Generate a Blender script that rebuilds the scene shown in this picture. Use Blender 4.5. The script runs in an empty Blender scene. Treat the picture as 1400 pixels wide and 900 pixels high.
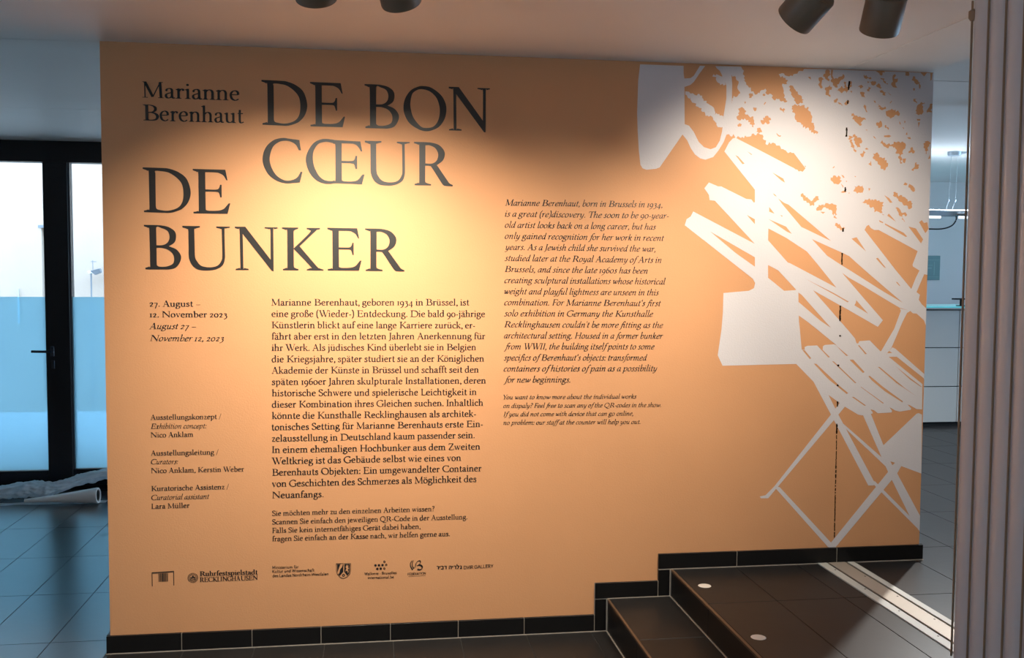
import bpy, bmesh, math, random
import numpy as np
from mathutils import Vector, Matrix, noise, geometry

C = bpy.context.scene.collection
SC = bpy.context.scene

# ------------------------------------------------------------------ camera
CAM = Vector((0.0, -4.0427, 1.55))
cam_d = bpy.data.cameras.new('camera'); cam_d.sensor_width = 36.0; cam_d.lens = 1324.3 / 1400 * 36
cam_d.clip_start = 0.05; cam_d.clip_end = 200
cam = bpy.data.objects.new('camera', cam_d); C.objects.link(cam)
cam.matrix_world = Matrix(((0.990101, 0.001977, -0.140342, CAM.x), (-0.140223, 0.057503, -0.988449, CAM.y),
                           (0.006116, 0.998343, 0.057211, CAM.z), (0, 0, 0, 1)))
SC.camera = cam

# ------------------------------------------------------------------ sky, lamps, exposure
SC.view_settings.view_transform = 'Standard'; SC.view_settings.look = 'None'
SC.view_settings.gamma = 1.0; SC.view_settings.use_curve_mapping = False
SC.view_settings.exposure = 0.0
w = bpy.data.worlds.new('sky'); SC.world = w; w.use_nodes = True
bg = w.node_tree.nodes['Background']
bg.inputs[0].default_value = (0.50, 0.735, 1.0, 1); bg.inputs[1].default_value = 11
WARM = (1.0, 0.89, 0.73)
SPOT_W = [140, 138, 86, 108]

def portal(loc, rot, sx, sy):
    l = bpy.data.lights.new('window_daylight', 'AREA'); l.shape = 'RECTANGLE'; l.size = sx; l.size_y = sy
    l.energy = 0; l.cycles.is_portal = True
    o = bpy.data.objects.new('window_daylight', l); C.objects.link(o); o.location = loc; o.rotation_euler = rot
portal((-3.0, 3.30, 1.2), (-math.pi / 2, 0, 0), 4.0, 2.4)       # glazed doors, shining towards -y
portal((8.15, 2.0, 1.6), (0, math.pi / 2, 0), 1.6, 4.6)        # added unseen window for cool hall light, shining towards -x
portal((-5.95, -4.0, 1.5), (0, -math.pi / 2, 0), 1.4, 2.4)      # added unseen side window for cool fill, shining towards +x
for x_ in (-1.2, 2.2):                                          # added unseen spots, bouncing warm fill off the wall behind the camera
    l = bpy.data.lights.new('rear_fill_spot', 'SPOT'); l.energy = 150; l.color = WARM; l.spot_size = 1.9; l.spot_blend = 1; l.shadow_soft_size = 0.04
    o = bpy.data.objects.new('rear_fill_spot', l); C.objects.link(o); o.location = (x_, -6.9, 2.35); o.rotation_euler = (-0.95, 0, 0)
l = bpy.data.lights.new('hall_downlight', 'SPOT'); l.spot_size = math.radians(150); l.spot_blend = 0.6; l.energy = 330; l.color = (1.0, 0.96, 0.91); l.shadow_soft_size = 0.035
o = bpy.data.objects.new('hall_downlight', l); C.objects.link(o); o.location = (3.42, 1.07, 2.40)

# ------------------------------------------------------------------ helpers
def mat(name, col, rough=0.5, spec=0.5, metal=0.0, bump=0.0, bscale=60.0, var=0.0, vscale=3.0, emit=None, estr=0.0, coat=0.0):
    m = bpy.data.materials.new(name); m.use_nodes = True; nt = m.node_tree; p = nt.nodes['Principled BSDF']
    p.inputs['Base Color'].default_value = (*col, 1); p.inputs['Roughness'].default_value = rough
    p.inputs['Specular IOR Level'].default_value = spec; p.inputs['Metallic'].default_value = metal
    p.inputs['Coat Weight'].default_value = coat
    tc = nt.nodes.new('ShaderNodeTexCoord')
    if var:
        n = nt.nodes.new('ShaderNodeTexNoise'); n.inputs['Scale'].default_value = vscale; n.inputs['Detail'].default_value = 5
        r = nt.nodes.new('ShaderNodeMapRange'); r.inputs[1].default_value = 0.3; r.inputs[2].default_value = 0.7
        r.inputs[3].default_value = 1 - var; r.inputs[4].default_value = 1 + var
        mx = nt.nodes.new('ShaderNodeMix'); mx.data_type = 'RGBA'; mx.blend_type = 'MULTIPLY'; mx.inputs[0].default_value = 1
        mx.inputs[6].default_value = (*col, 1)
        nt.links.new(tc.outputs['Object'], n.inputs['Vector']); nt.links.new(n.outputs[0], r.inputs[0])
        nt.links.new(r.outputs[0], mx.inputs[7]); nt.links.new(mx.outputs[2], p.inputs['Base Color'])
    if bump:
        n = nt.nodes.new('ShaderNodeTexNoise'); n.inputs['Scale'].default_value = bscale; n.inputs['Detail'].default_value = 3
        b = nt.nodes.new('ShaderNodeBump'); b.inputs['Strength'].default_value = bump; b.inputs['Distance'].default_value = 0.004
        nt.links.new(tc.outputs['Object'], n.inputs['Vector']); nt.links.new(n.outputs[0], b.inputs['Height'])
        nt.links.new(b.outputs[0], p.inputs['Normal'])
    if emit:
        p.inputs['Emission Color'].default_value = (*emit, 1); p.inputs['Emission Strength'].default_value = estr
    return m

def glass_mat(name, tint=(1, 1, 1), refl=1.0):
    m = bpy.data.materials.new(name); m.use_nodes = True; nt = m.node_tree; nt.nodes.clear()
    out = nt.nodes.new('ShaderNodeOutputMaterial'); mix = nt.nodes.new('ShaderNodeMixShader')
    tr = nt.nodes.new('ShaderNodeBsdfTransparent'); tr.inputs[0].default_value = (*tint, 1)
    gl = nt.nodes.new('ShaderNodeBsdfGlossy'); gl.inputs['Roughness'].default_value = 0.02
    fr = nt.nodes.new('ShaderNodeFresnel'); fr.inputs[0].default_value = 1.45
    mu = nt.nodes.new('ShaderNodeMath'); mu.operation = 'MULTIPLY'; mu.inputs[1].default_value = refl
    nt.links.new(fr.outputs[0], mu.inputs[0]); nt.links.new(mu.outputs[0], mix.inputs[0])
    nt.links.new(tr.outputs[0], mix.inputs[1]); nt.links.new(gl.outputs[0], mix.inputs[2]); nt.links.new(mix.outputs[0], out.inputs[0])
    return m

def frost_mat(name, col, thru):
    m = bpy.data.materials.new(name); m.use_nodes = True; nt = m.node_tree; nt.nodes.clear()
    out = nt.nodes.new('ShaderNodeOutputMaterial'); mix = nt.nodes.new('ShaderNodeMixShader'); mix.inputs[0].default_value = thru
    a = nt.nodes.new('ShaderNodeBsdfTranslucent'); a.inputs[0].default_value = (*col, 1)
    b = nt.nodes.new('ShaderNodeBsdfTransparent'); b.inputs[0].default_value = (0.60, 0.86, 1, 1)
    nt.links.new(a.outputs[0], mix.inputs[1]); nt.links.new(b.outputs[0], mix.inputs[2]); nt.links.new(mix.outputs[0], out.inputs[0])
    return m

class MB:
    def __init__(s): s.v = []; s.f = []
    def add(s, vs, fs):
        n = len(s.v); s.v += [tuple(v) for v in vs]; s.f += [[i + n for i in f] for f in fs]; return s
    def box(s, x0, x1, y0, y1, z0, z1):
        return s.add([(x0, y0, z0), (x1, y0, z0), (x1, y1, z0), (x0, y1, z0), (x0, y0, z1), (x1, y0, z1), (x1, y1, z1), (x0, y1, z1)],
                     [(0, 3, 2, 1), (4, 5, 6, 7), (0, 1, 5, 4), (1, 2, 6, 5), (2, 3, 7, 6), (3, 0, 4, 7)])
    def tube(s, pts, r, n=10, cap=True):
        pts = [Vector(p) for p in pts]; rs = r if isinstance(r, (list, tuple)) else [r] * len(pts); b = len(s.v)
        for i, p in enumerate(pts):
            t = (pts[min(i + 1, len(pts) - 1)] - pts[max(i - 1, 0)]).normalized()
            u = t.cross(Vector((0, 0, 1)) if abs(t.z) < 0.9 else Vector((1, 0, 0))).normalized(); v = t.cross(u)
            for k in range(n):
                a = 2 * math.pi * k / n; s.v.append(tuple(p + rs[i] * (math.cos(a) * u + math.sin(a) * v)))
        for i in range(len(pts) - 1):
            for k in range(n):
                s.f.append([b + i * n + k, b + i * n + (k + 1) % n, b + (i + 1) * n + (k + 1) % n, b + (i + 1) * n + k])
        if cap:
            s.f.append([b + k for k in range(n)][::-1]); s.f.append([b + (len(pts) - 1) * n + k for k in range(n)])
        return s
    def lathe(s, prof, n=40, M=Matrix()):
        b = len(s.v)
        for r, z in prof:
            for k in range(n):
                a = 2 * math.pi * k / n; s.v.append(tuple(M @ Vector((r * math.cos(a), r * math.sin(a), z))))
        for i in range(len(prof) - 1):
            for k in range(n):
                s.f.append([b + i * n + k, b + i * n + (k + 1) % n, b + (i + 1) * n + (k + 1) % n, b + (i + 1) * n + k])
        return s
    def build(s, name, m, parent=None, smooth=False, bevel=0.0):
        me = bpy.data.meshes.new(name); me.from_pydata(s.v, [], s.f); me.materials.append(m)
        bm = bmesh.new(); bm.from_mesh(me); bmesh.ops.recalc_face_normals(bm, faces=bm.faces)
        if bevel: bmesh.ops.bevel(bm, geom=list(bm.edges), offset=bevel, segments=1, affect='EDGES', profile=0.5)
        bm.to_mesh(me); bm.free()
        if smooth:
            me.polygons.foreach_set('use_smooth', [True] * len(me.polygons))
            me.set_sharp_from_angle(angle=math.radians(42))
        o = bpy.data.objects.new(name, me); C.objects.link(o)
        if parent: o.parent = parent
        return o

def tag(o, label, cat, group=None):
    o['label'] = label; o['category'] = cat
    if group: o['group'] = group
    return o
def thing(name, label=None, cat=None, loc=(0, 0, 0), group=None, structure=False):
    o = bpy.data.objects.new(name, None); C.objects.link(o); o.location = loc; o.empty_display_size = 0.1
    if label: tag(o, label, cat, group)
    if structure: o['kind'] = 'structure'
    return o
def struct(o): o['kind'] = 'structure'; return o
def dup(o, parent, loc):
    c = o.copy(); C.objects.link(c); c.parent = parent; c.location = loc; return c

# ------------------------------------------------------------------ materials
M = {}
M['orange'] = mat('orange_wall_paint', (0.655, 0.322, 0.150), 0.62, 0.3, bump=0.14, bscale=140, var=0.03, vscale=2)
M['white_paint'] = mat('white_mural_paint', (0.67, 0.625, 0.63), 0.62, 0.3, bump=0.25, bscale=140)
M['wall_white'] = mat('white_wall_paint', (0.72, 0.71, 0.69), 0.7, 0.3, bump=0.15, bscale=90)
M['ceil'] = mat('ceiling_paint', (0.84, 0.81, 0.77), 0.55, 0.35, bump=0.1, bscale=50, var=0.02, vscale=1.5)
M['uplight'] = mat('uplight_strip', (0.9, 0.95, 1), 0.3, 0.5, emit=(0.72, 0.85, 1.0), estr=26)
M['tile'] = mat('dark_slate_tile', (0.030, 0.028, 0.027), 0.30, 0.95, bump=0.05, bscale=25, var=0.15, vscale=6, coat=0.9)
M['tile'].node_tree.nodes['Principled BSDF'].inputs['Coat Roughness'].default_value = 0.24
M['tile_dim'] = mat('dimmed_slate_tile', (0.018, 0.017, 0.017), 0.38, 0.30, bump=0.05, bscale=25, var=0.15, vscale=6)  # dimmed copy of the slate tile: shade and weaker reflection put into the material
M['skirt'] = mat('black_skirting_tile', (0.007, 0.0065, 0.0065), 0.38, 0.3)
M['grout'] = mat('dark_grout', (0.05, 0.048, 0.045), 0.9, 0.2)
M['grout_light'] = mat('light_grout', (0.34, 0.30, 0.25), 0.9, 0.2)
M['vinyl'] = mat('black_vinyl_lettering', (0.017, 0.015, 0.014), 0.45, 0.45)
M['crack'] = mat('dark_crack', (0.02, 0.01, 0.005), 0.95, 0.1)
M['frame'] = mat('black_steel_frame', (0.006, 0.006, 0.008), 0.4, 0.4)
M['handle'] = mat('dark_steel_handle', (0.05, 0.06, 0.075), 0.3, 0.5, metal=0.8)
M['glass'] = glass_mat('clear_glass', (0.96, 0.98, 1.0))
M['frost'] = frost_mat('frosted_film', (0.60, 0.88, 1.0), 0.45)
M['ext'] = mat('outside_render', (0.44, 0.335, 0.26), 0.85, 0.2, bump=0.4, bscale=30, var=0.03, vscale=4)
M['ext_glass'] = mat('outside_window_glass', (0.45, 0.75, 0.85), 0.2, 0.5)
M['concrete'] = mat('outside_paving', (0.62, 0.60, 0.58), 0.9, 0.2, var=0.1)
M['grey_metal'] = mat('grey_outdoor_metal', (0.16, 0.17, 0.18), 0.5, 0.5)
M['film'] = mat('milky_plastic_film', (0.90, 0.93, 0.95), 0.28, 0.6, bump=0.3, bscale=18)
nt = M['film'].node_tree; pb = nt.nodes['Principled BSDF']; tl = nt.nodes.new('ShaderNodeBsdfTranslucent'); tl.inputs[0].default_value = (0.92, 0.96, 1, 1)
mxs = nt.nodes.new('ShaderNodeMixShader'); mxs.inputs[0].default_value = 0.55; nt.links.new(pb.outputs[0], mxs.inputs[1]); nt.links.new(tl.outputs[0], mxs.inputs[2])
nt.links.new(mxs.outputs[0], nt.nodes['Material Output'].inputs[0])
M['roll'] = mat('white_roll', (0.9, 0.9, 0.9), 0.45, 0.4)
M['dark'] = mat('dark_hole', (0.01, 0.01, 0.01), 0.8, 0.2)
M['alu'] = mat('brushed_aluminium_strip', (0.42, 0.37, 0.31), 0.5, 0.4, metal=0.25, bump=0.1, bscale=200)
M['alu_white'] = mat('pale_floor_strip', (0.52, 0.52, 0.48), 0.5, 0.4)
M['screw'] = mat('dark_screw', (0.10, 0.08, 0.07), 0.4, 0.5, metal=0.7)
M['pleat'] = mat('taupe_vinyl_pleat', (0.61, 0.58, 0.565), 0.38, 0.45)
M['hinge'] = mat('tan_hinge_strip', (0.30, 0.19, 0.11), 0.5, 0.4)
M['lamp'] = mat('bronze_lamp_body', (0.17, 0.118, 0.075), 0.5, 0.35)
M['lens'] = mat('lamp_lens', (0.9, 0.85, 0.7), 0.3, 0.5, emit=(1, 0.85, 0.65), estr=12)
M['counter'] = mat('white_counter_lacquer', (0.36, 0.385, 0.385), 0.35, 0.5)
M['counter_glass'] = mat('turquoise_glass_edge', (0.10, 0.55, 0.60), 0.15, 0.6, emit=(0.25, 0.85, 0.95), estr=0.25)  # faint glow put into the glass edge, which is no lamp
M['plinth'] = mat('black_plinth', (0.006, 0.006, 0.006), 0.5, 0.3)
M['sign'] = mat('green_glass_sheet', (0.19, 0.33, 0.33), 0.25, 0.6)
M['sign_line'] = mat('pale_green_line', (0.25, 0.42, 0.42), 0.4, 0.4)
M['pend'] = mat('pale_aluminium_bar', (0.35, 0.42, 0.47), 0.35, 0.5, metal=0.3)
M['tube'] = mat('lit_tube', (0.9, 0.95, 1), 0.3, 0.5, emit=(0.80, 0.90, 1.0), estr=2.2)
M['chrome'] = mat('chrome_fitting', (0.65, 0.68, 0.72), 0.15, 0.5, metal=1.0)
M['cable'] = mat('black_cable', (0.01, 0.01, 0.012), 0.5, 0.4)
M['wire'] = mat('thin_steel_wire', (0.45, 0.48, 0.5), 0.35, 0.5, metal=0.6)
M['dot'] = mat('white_floor_sticker', (0.72, 0.67, 0.60), 0.6, 0.3)

# ------------------------------------------------------------------ room shell
ZC, ZH, ZL = 2.45, 2.52, 0.262      # ceiling, hall ceiling, landing level
XL, XR, XS1, XS2 = -1.065, 2.452, 1.009, 1.292
wf = thing('wall_front', structure=True)
MB().box(XL, XR, 0.0, 0.15, 0.0, ZC).build('wall_slab', M['orange'], wf)
CR = [(2.0566, 2.3992, 2.0526, 2.3612, 3.2), (2.0521, 2.3169, 2.0509, 2.301, 2.6), (2.0503, 2.198, 2.0497, 2.1583, 3.4), (2.0506, 1.9384, 2.0504, 1.9192, 3),
      (2.0452, 1.7589, 2.045, 1.7428, 3), (2.0437, 1.6496, 2.0438, 1.598, 2.6), (2.0415, 1.4169, 2.0416, 1.3488, 3.0), (2.0435, 1.2860, 2.0445, 1.2800, 3), (2.0385, 1.155, 2.0400, 1.148, 3.4),
      (2.0385, 1.066, 2.0395, 1.058, 3.4), (2.0402, 0.99, 2.0402, 0.9671, 2.6), (2.0396, 0.89, 2.0398, 0.845, 3.0), (2.0398, 0.845, 2.0400, 0.70, 1.2), (2.0400, 0.70, 2.0406, 0.60, 2.2), (2.0406, 0.60, 2.0412, 0.375, 1.6)]
cb = MB(); rnd = random.Random(5)
for x0, z0, x1, z1, wd in CR:
    n = max(2, int((z0 - z1) / 0.006)); wd *= 0.001
    for i in range(n):
        if n > 12 and wd < 0.0025 and rnd.random() < 0.18: continue
        a, b = i / n, (i + 1) / n; c0 = x0 + (x1 - x0) * a + rnd.uniform(-.0006, .0006); q = wd * rnd.uniform(0.7, 1.25)
        cb.box(c0 - q, c0 + q, -0.0028, 0.001, z0 + (z1 - z0) * b, z0 + (z1 - z0) * a)
ck = cb.build('crack', M['crack'], wf)

cl = thing('ceiling', structure=True)
MB().box(-6, 2.43, -8, 0.02, ZC, ZC + 0.2).build('ceiling_slab', M['ceil'], cl)
for y0, y1 in ((0.02, 1.70), (1.706, 3.13)):
    MB().box(-6, 2.43, y0 + (0.003 if y0 < 1 else 0), y1, ZC, ZC + 0.2).build('panel', M['ceil'], cl)
for y0, y1 in ((-8, 0.485), (0.497, 3.02), (3.028, 5.4)):
    MB().box(2.43, 8.4, y0, y1, ZH, ZH + 0.2).build('panel', M['ceil'], cl)
MB().box(-6, 8.4, -8, 5.4, ZH + 0.21, ZH + 0.26).build('ceiling_backing', M['dark'], cl)
MB().box(2.046, 2.050, -3.0, -0.02, ZC - 0.002, ZC).build('track_joint', M['ceil'], cl)
wl = thing('wall_left', structure=True)
for a_ in ((-8, -5.2, -0.2, 2.7), (-2.8, 3.3, -0.2, 2.7), (-5.2, -2.8, -0.2, 0.8), (-5.2, -2.8, 2.2, 2.7)): MB().box(-6.1, -6.0, *a_).build('wall_slab', M['wall_white'], wl)
struct(MB().box(-6.1, 8.4, -8.1, -8.0, -0.2, 2.8).build('wall_back', M['wall_white']))
wr = thing('wall_right', structure=True)
MB().box(8.3, 8.4, -8, -0.3, -0.2, 2.8).build('wall_slab', M['wall_white'], wr)
MB().box(8.3, 8.4, -0.3, 4.3, -0.2, 0.8).build('wall_slab', M['wall_white'], wr)
MB().box(8.3, 8.4, -0.3, 4.3, 2.4, 2.8).build('wall_slab', M['wall_white'], wr)
MB().box(8.3, 8.4, 4.3, 5.4, -0.2, 2.8).build('wall_slab', M['wall_white'], wr)
struct(MB().box(0.5, 8.4, 5.3, 5.4, -0.2, 2.8).build('wall_hall', M['wall_white']))
struct(MB().box(0.5, 0.6, 3.12, 5.3, -0.2, 2.8).build('wall_passage', M['wall_white']))
struct(MB().box(-0.9, 0.6, 3.10, 3.2, -0.2, 2.8).build('wall_door_side', M['wall_white']))

# ------------------------------------------------------------------ floors of single tiles
PX, PY, GAP = 0.2835, 0.636, 0.003
def tile_mesh(w, d, m, t=0.008):
    me = MB().box(0, w, 0, d, -t, 0).build('tile', m, None, bevel=0.0007); C.objects.unlink(me); return me
def lay(parent, xs, ys, z, m, cap=300):
    cache = {}; n = 0; ex = MB(); cells = []
    for a, b in zip(xs[:-1], xs[1:]):
        for c, d in zip(ys[:-1], ys[1:]): cells.append((abs(c + d - 2 * CAM.y) + abs(a + b), a, b, c, d))
    for q, a, b, c, d in sorted(cells):
        k = (round(b - a, 4), round(d - c, 4))
        if k not in cache: cache[k] = tile_mesh(k[0] - GAP, k[1] - GAP, m)
        dup(cache[k], parent, (a + GAP / 2, c + GAP / 2, z)); n += 1
def rng(a, st, lo, hi):
    v = [a + st * i for i in range(-60, 60)]; v = [x for x in v if lo + 0.02 < x < hi - 0.02]; return [lo] + v + [hi]
fl = thing('floor', structure=True)
MB().box(-6, XS1 + 0.01, -8, 3.3, -0.15, -0.003).build('floor_slab', M['grout'], fl)
lay(fl, rng(-1.343, PX, -3.90, XL - 0.016), rng(0.146, PY, -1.762, 3.05), 0, M['tile'])
lay(fl, rng(-1.343, PX, XL - 0.016, XS1 - 0.011), rng(0.146, PY, -1.762, -0.013), 0, M['tile_dim'])
lf = thing('floor', structure=True)
MB().box(XS2 + 0.004, 8.4, -8, 5.3, -0.15, ZL - 0.003).build('floor_slab', M['grout'], lf)
lay(lf, rng(XS2 + PX, PX, XS2, 1.957), rng(0.146 + 0.03, PY, -1.73, -0.013), ZL, M['tile_dim'])
lay(lf, rng(XS2 + PX, PX, 2.134, 6.4), rng(0.146 + 0.03, PY, -1.73, 3.66), ZL, M['tile_dim'])

st = thing('stair', structure=True)
Z1 = 0.143
MB().box(XS1, XS2 + 0.01, -4, -0.002, -0.1, Z1 - 0.004).build('step_core', M['grout_light'], st)
MB().box(XS1 + 0.004, XS2 + 0.01, 0.15, 3.3, -0.1, ZL - 0.004).build('step_core', M['grout'], st)
ys = [-2.4, -1.764, -1.128, -0.492, -0.014]
for c, d in zip(ys[:-1], ys[1:]):
    MB().box(XS1 - 0.004, XS2 - 0.012, c + .0015, d - .0015, Z1 - 0.008, Z1).build('tread_tile', M['tile_dim'], st, bevel=0.0012)
    MB().box(XS1 - 0.011, XS1 - 0.002, c + .0015, d - .0015, 0.003, Z1 - 0.010).build('riser_tile', M['skirt'], st, bevel=0.0007)
    MB().box(XS2 - 0.011, XS2 - 0.002, c + .0015, d - .0015, Z1 + 0.003, ZL - 0.010).build('riser_tile', M['skirt'], st, bevel=0.0007)
MB().box(XS2 - 0.002, XS2 + 0.006, -4, -0.002, Z1, ZL - 0.004).build('step_core', M['grout_light'], st)
nz = mat('tile_edge_highlight', (0.12, 0.07, 0.04), 0.35, 0.5)  # warm highlight along the step edges, put into the strip's colour
MB().box(XS1 - 0.0125, XS1 - 0.0035, -2.4, -0.014, Z1 - 0.0095, Z1 - 0.0005).build('nosing', nz, st)
MB().box(XS2 - 0.0125, XS2 - 0.0010, -2.4, -0.014, ZL - 0.0095, ZL - 0.0005).build('nosing', nz, st)

gl_ = MB().box(XS2 - 0.0165, XS2 - 0.011, -2.4, -0.014, Z1 - 0.001, Z1 + 0.0022).box(XS1 - 0.0165, XS1 - 0.011, -2.4, -0.014, -0.002, 0.0022)
gl_.box(XL - 0.014, XS1 - 0.011, -0.0165, -0.0125, -0.002, 0.0022).box(XS1 - 0.011, XS2 - 0.011, -0.0165, -0.0125, Z1 - 0.001, Z1 + 0.0022).box(XS2 - 0.011, XR + 0.014, -0.0165, -0.0125, ZL - 0.001, ZL + 0.0022)
gl_.box(XS1 - 0.0165, XS1 - 0.011, -0.0165, -0.0125, 0, Z1).box(XS2 - 0.0165, XS2 - 0.011, -0.0165, -0.0125, Z1, ZL)
gl_.build('corner_grout', M['grout_light'], st)
bb = thing('baseboard_front', structure=True)
def skirt(x0, x1, z0, z1): MB().box(x0 + .0014, x1 - .0014, -0.0125, 0.0, z0 + .0014, z1 - .0014).build('skirting_tile', M['skirt'], bb, bevel=0.0006)
bkx = MB().box(XL - 0.008, 0.942, -0.0112, 0.0, -0.001, 0.072)
bkx.box(0.942, 1.226, -0.0112, 0, -0.001, 0.212).box(1.226, XR + 0.009, -0.0112, 0, 0.14, 0.330)
bkx.build('grout', M['grout_light'], bb)
js = [XL - 0.014, -0.784, -0.504, -0.224, 0.063, 0.349, 0.633, 0.941]
for a, b in zip(js[:-1], js[1:]): skirt(a, b, 0.002, 0.0745)
skirt(0.941, XS1 - .011, 0.002, Z1); skirt(0.941, 1.224, Z1, 0.2135); skirt(1.224, XS2 - .011, Z1 + 0.001, ZL)
for a, b in ((1.224, 1.582), (1.582, 2.05), (2.05, XR + 0.014)): skirt(a, b, ZL + 0.002, 0.332)
for xx, z0, z1, s in ((XL, 0, .0745, -1), (XR, ZL + .002, .332, 1)):
    MB().box(min(xx, xx + .014 * s), max(xx, xx + .014 * s), 0.0, 0.15, z0, z1).build('skirting_tile', M['skirt'], bb, bevel=0.0006)

# ------------------------------------------------------------------ floor strip, stickers, folding partition
ft = thing('floor_track', 'pale metal floor track with two black grooves crossing the dark landing', 'floor track', (0, 0, ZL))
MB().box(1.958, 2.133, -3.0, -0.013, -0.0028, -0.0022).build('groove_bed', M['dark'], ft)
MB().box(1.960, 2.000, -3.0, -0.013, -0.0022, 0.0042).build('edge_plate', M['alu_white'], ft, bevel=0.0006)
MB().box(2.012, 2.088, -3.0, -0.013, -0.0022, 0.0042).build('middle_plate', M['alu'], ft, bevel=0.0006)
MB().box(2.100, 2.131, -3.0, -0.013, -0.0022, 0.0042).build('edge_plate', M['alu_white'], ft, bevel=0.0006)
sm = None
for y in [-0.12 - 0.26 * i for i in range(4)]:
    for x, s in ((1.990, 0), (2.075, 0.1)):
        if sm is None: sm = MB().lathe([(0, 0.0012), (0.0035, 0.001), (0.004, 0)], 10).build('screw', M['screw'], ft); sm.location = (x, y - s, 0.0042)
        else: dup(sm, ft, (x, y - s, 0.0042))
for (x, y, lb) in ((1.352, -0.247, 'round white sticker on the landing, the one nearer the orange wall'), (1.350, -0.821, 'round white sticker on the landing, the one nearer the camera')):
    s_ = MB().lathe([(0, 0.0016), (0.024, 0.0014), (0.027, 0.0)], 36).build('floor_sticker', M['dot']); s_.location = (x, y, ZL)
    tag(s_, lb, 'sticker', 'round stickers on the landing edge')

fp = thing('folding_partition', 'taupe accordion folding partition pushed together at right edge, standing on floor track', 'folding partition', (2.046, -1.08, ZL))
def pleat():
    b = MB(); prof = []; n = 14; hw = 0.121; p = 0.0865
    for k in range(n + 1):                                   # left bulge: asymmetric vertical lamella
        t = k / n; prof.append((-hw + 0.020 - 0.020 * (math.sin(math.pi * min(1, t * 0.93 + 0.07)) ** 0.55), -p * t + 0.004))
    prof = prof + [(-x, y) for x, y in prof[::-1]]
    m = len(prof); vs = [(x, y, 0.004) for x, y in prof] + [(x, y, ZC - ZL - 0.004) for x, y in prof]
    b.add(vs, [list(range(m))[::-1], list(range(m, 2 * m))] + [[i, (i + 1) % m, m + (i + 1) % m, m + i] for i in range(m)])
    return b
p0 = pleat().build('pleat', M['pleat'], fp, smooth=True)
h0 = MB().box(-0.1225, -0.1160, -0.0020, 0.0030, 0.006, ZC - ZL - 0.006).build('hinge_strip', M['hinge'], fp, bevel=0.001)
for i in range(1, 11):
    dup(p0, fp, (0, -0.0865 * i, 0)); dup(h0, fp, (0, -0.0865 * i, 0))
MB().lathe([(0, 0), (0.009, 0), (0.014, 0.008), (0.014, 0.03), (0, 0.04)], 20, Matrix.Translation((-0.114, 0.004, 2.12))).build('catch', M['hinge'], fp, smooth=True)

# ------------------------------------------------------------------ ceiling spotlights
def aim_matrix(d):
    z = Vector(d).normalized(); x = z.cross(Vector((0, 0, 1))).normalized(); y = z.cross(x)
    return Matrix((x, y, z)).transposed()
def spotlight(rim, d, watts, lb, r=0.0625, L=0.118, cone=80, beam=None):
    R_ = aim_matrix(d); zc = Vector(d).normalized(); t = thing('ceiling_spotlight', lb, 'spotlight', (rim[0], rim[1], ZC), 'ceiling spotlights aimed at the orange wall')
    off = Vector(rim) - Vector((rim[0], rim[1], ZC)); Mx = Matrix.Translation(off) @ R_.to_4x4()
    MB().lathe([(0, -L), (r * 0.93, -L), (r, -L + 0.006), (r, -0.004), (r * 0.985, 0), (r * 0.93, 0), (r * 0.9, -0.03), (r * 0.55, -0.07), (0, -0.075)], 48, Mx).build('lamp_body', M['lamp'], t, smooth=True)
    MB().lathe([(0, -0.05), (0.022, -0.051), (0.024, -0.066), (0, -0.066)], 24, Mx).build('lens', M['lens'], t, smooth=True)
    b = off - zc * (L * 0.9); MB().lathe([(0, -0.004), (0.03, -0.004), (0.03, 0.0), (0, 0)], 28, Matrix.Translation((b.x, b.y, 0))).build('ceiling_plate', M['lamp'], t, smooth=True)
    MB().tube([(b.x, b.y, -0.002), (b.x, b.y, b.z)], 0.009, 12).build('swivel_stem', M['lamp'], t, smooth=True)
    ld = bpy.data.lights.new('spot_beam', 'SPOT'); ld.energy = watts; ld.color = WARM; ld.spot_size = math.radians(cone); ld.spot_blend = 1.0; ld.shadow_soft_size = 0.025
    lo = bpy.data.objects.new('spot_beam', ld); C.objects.link(lo); lo.parent = t
    RB = aim_matrix(beam or d); lo.matrix_local = Matrix.Translation(off + zc * 0.004) @ (RB @ Matrix.Rotation(math.pi, 3, 'X')).to_4x4()
    return t
spotlight((-0.172, -1.02, 2.372), (0.05, 0.66, -0.75), SPOT_W[0], 'brown cylindrical ceiling spotlight, leftmost of the four at the top edge', beam=(-0.13, 0.60, -0.78), cone=90)
spotlight((0.083, -1.02, 2.372), (0.22, 0.66, -0.74), SPOT_W[1], 'brown cylindrical ceiling spotlight, second from left, above the title', beam=(0.0, 0.60, -0.80), cone=92)
spotlight((1.325, -1.06, 2.362), (-0.42, 0.85, -0.68), SPOT_W[2], 'brown cylindrical ceiling spotlight tilted to the left, above the mural', beam=(-0.46, 0.62, -0.92), cone=84)
spotlight((1.615, -1.06, 2.340), (0.10, 0.58, -0.80), SPOT_W[3], 'brown cylindrical ceiling spotlight pointing straight down, nearest the folding partition', beam=(0.10, 0.66, -0.54), cone=94)


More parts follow.
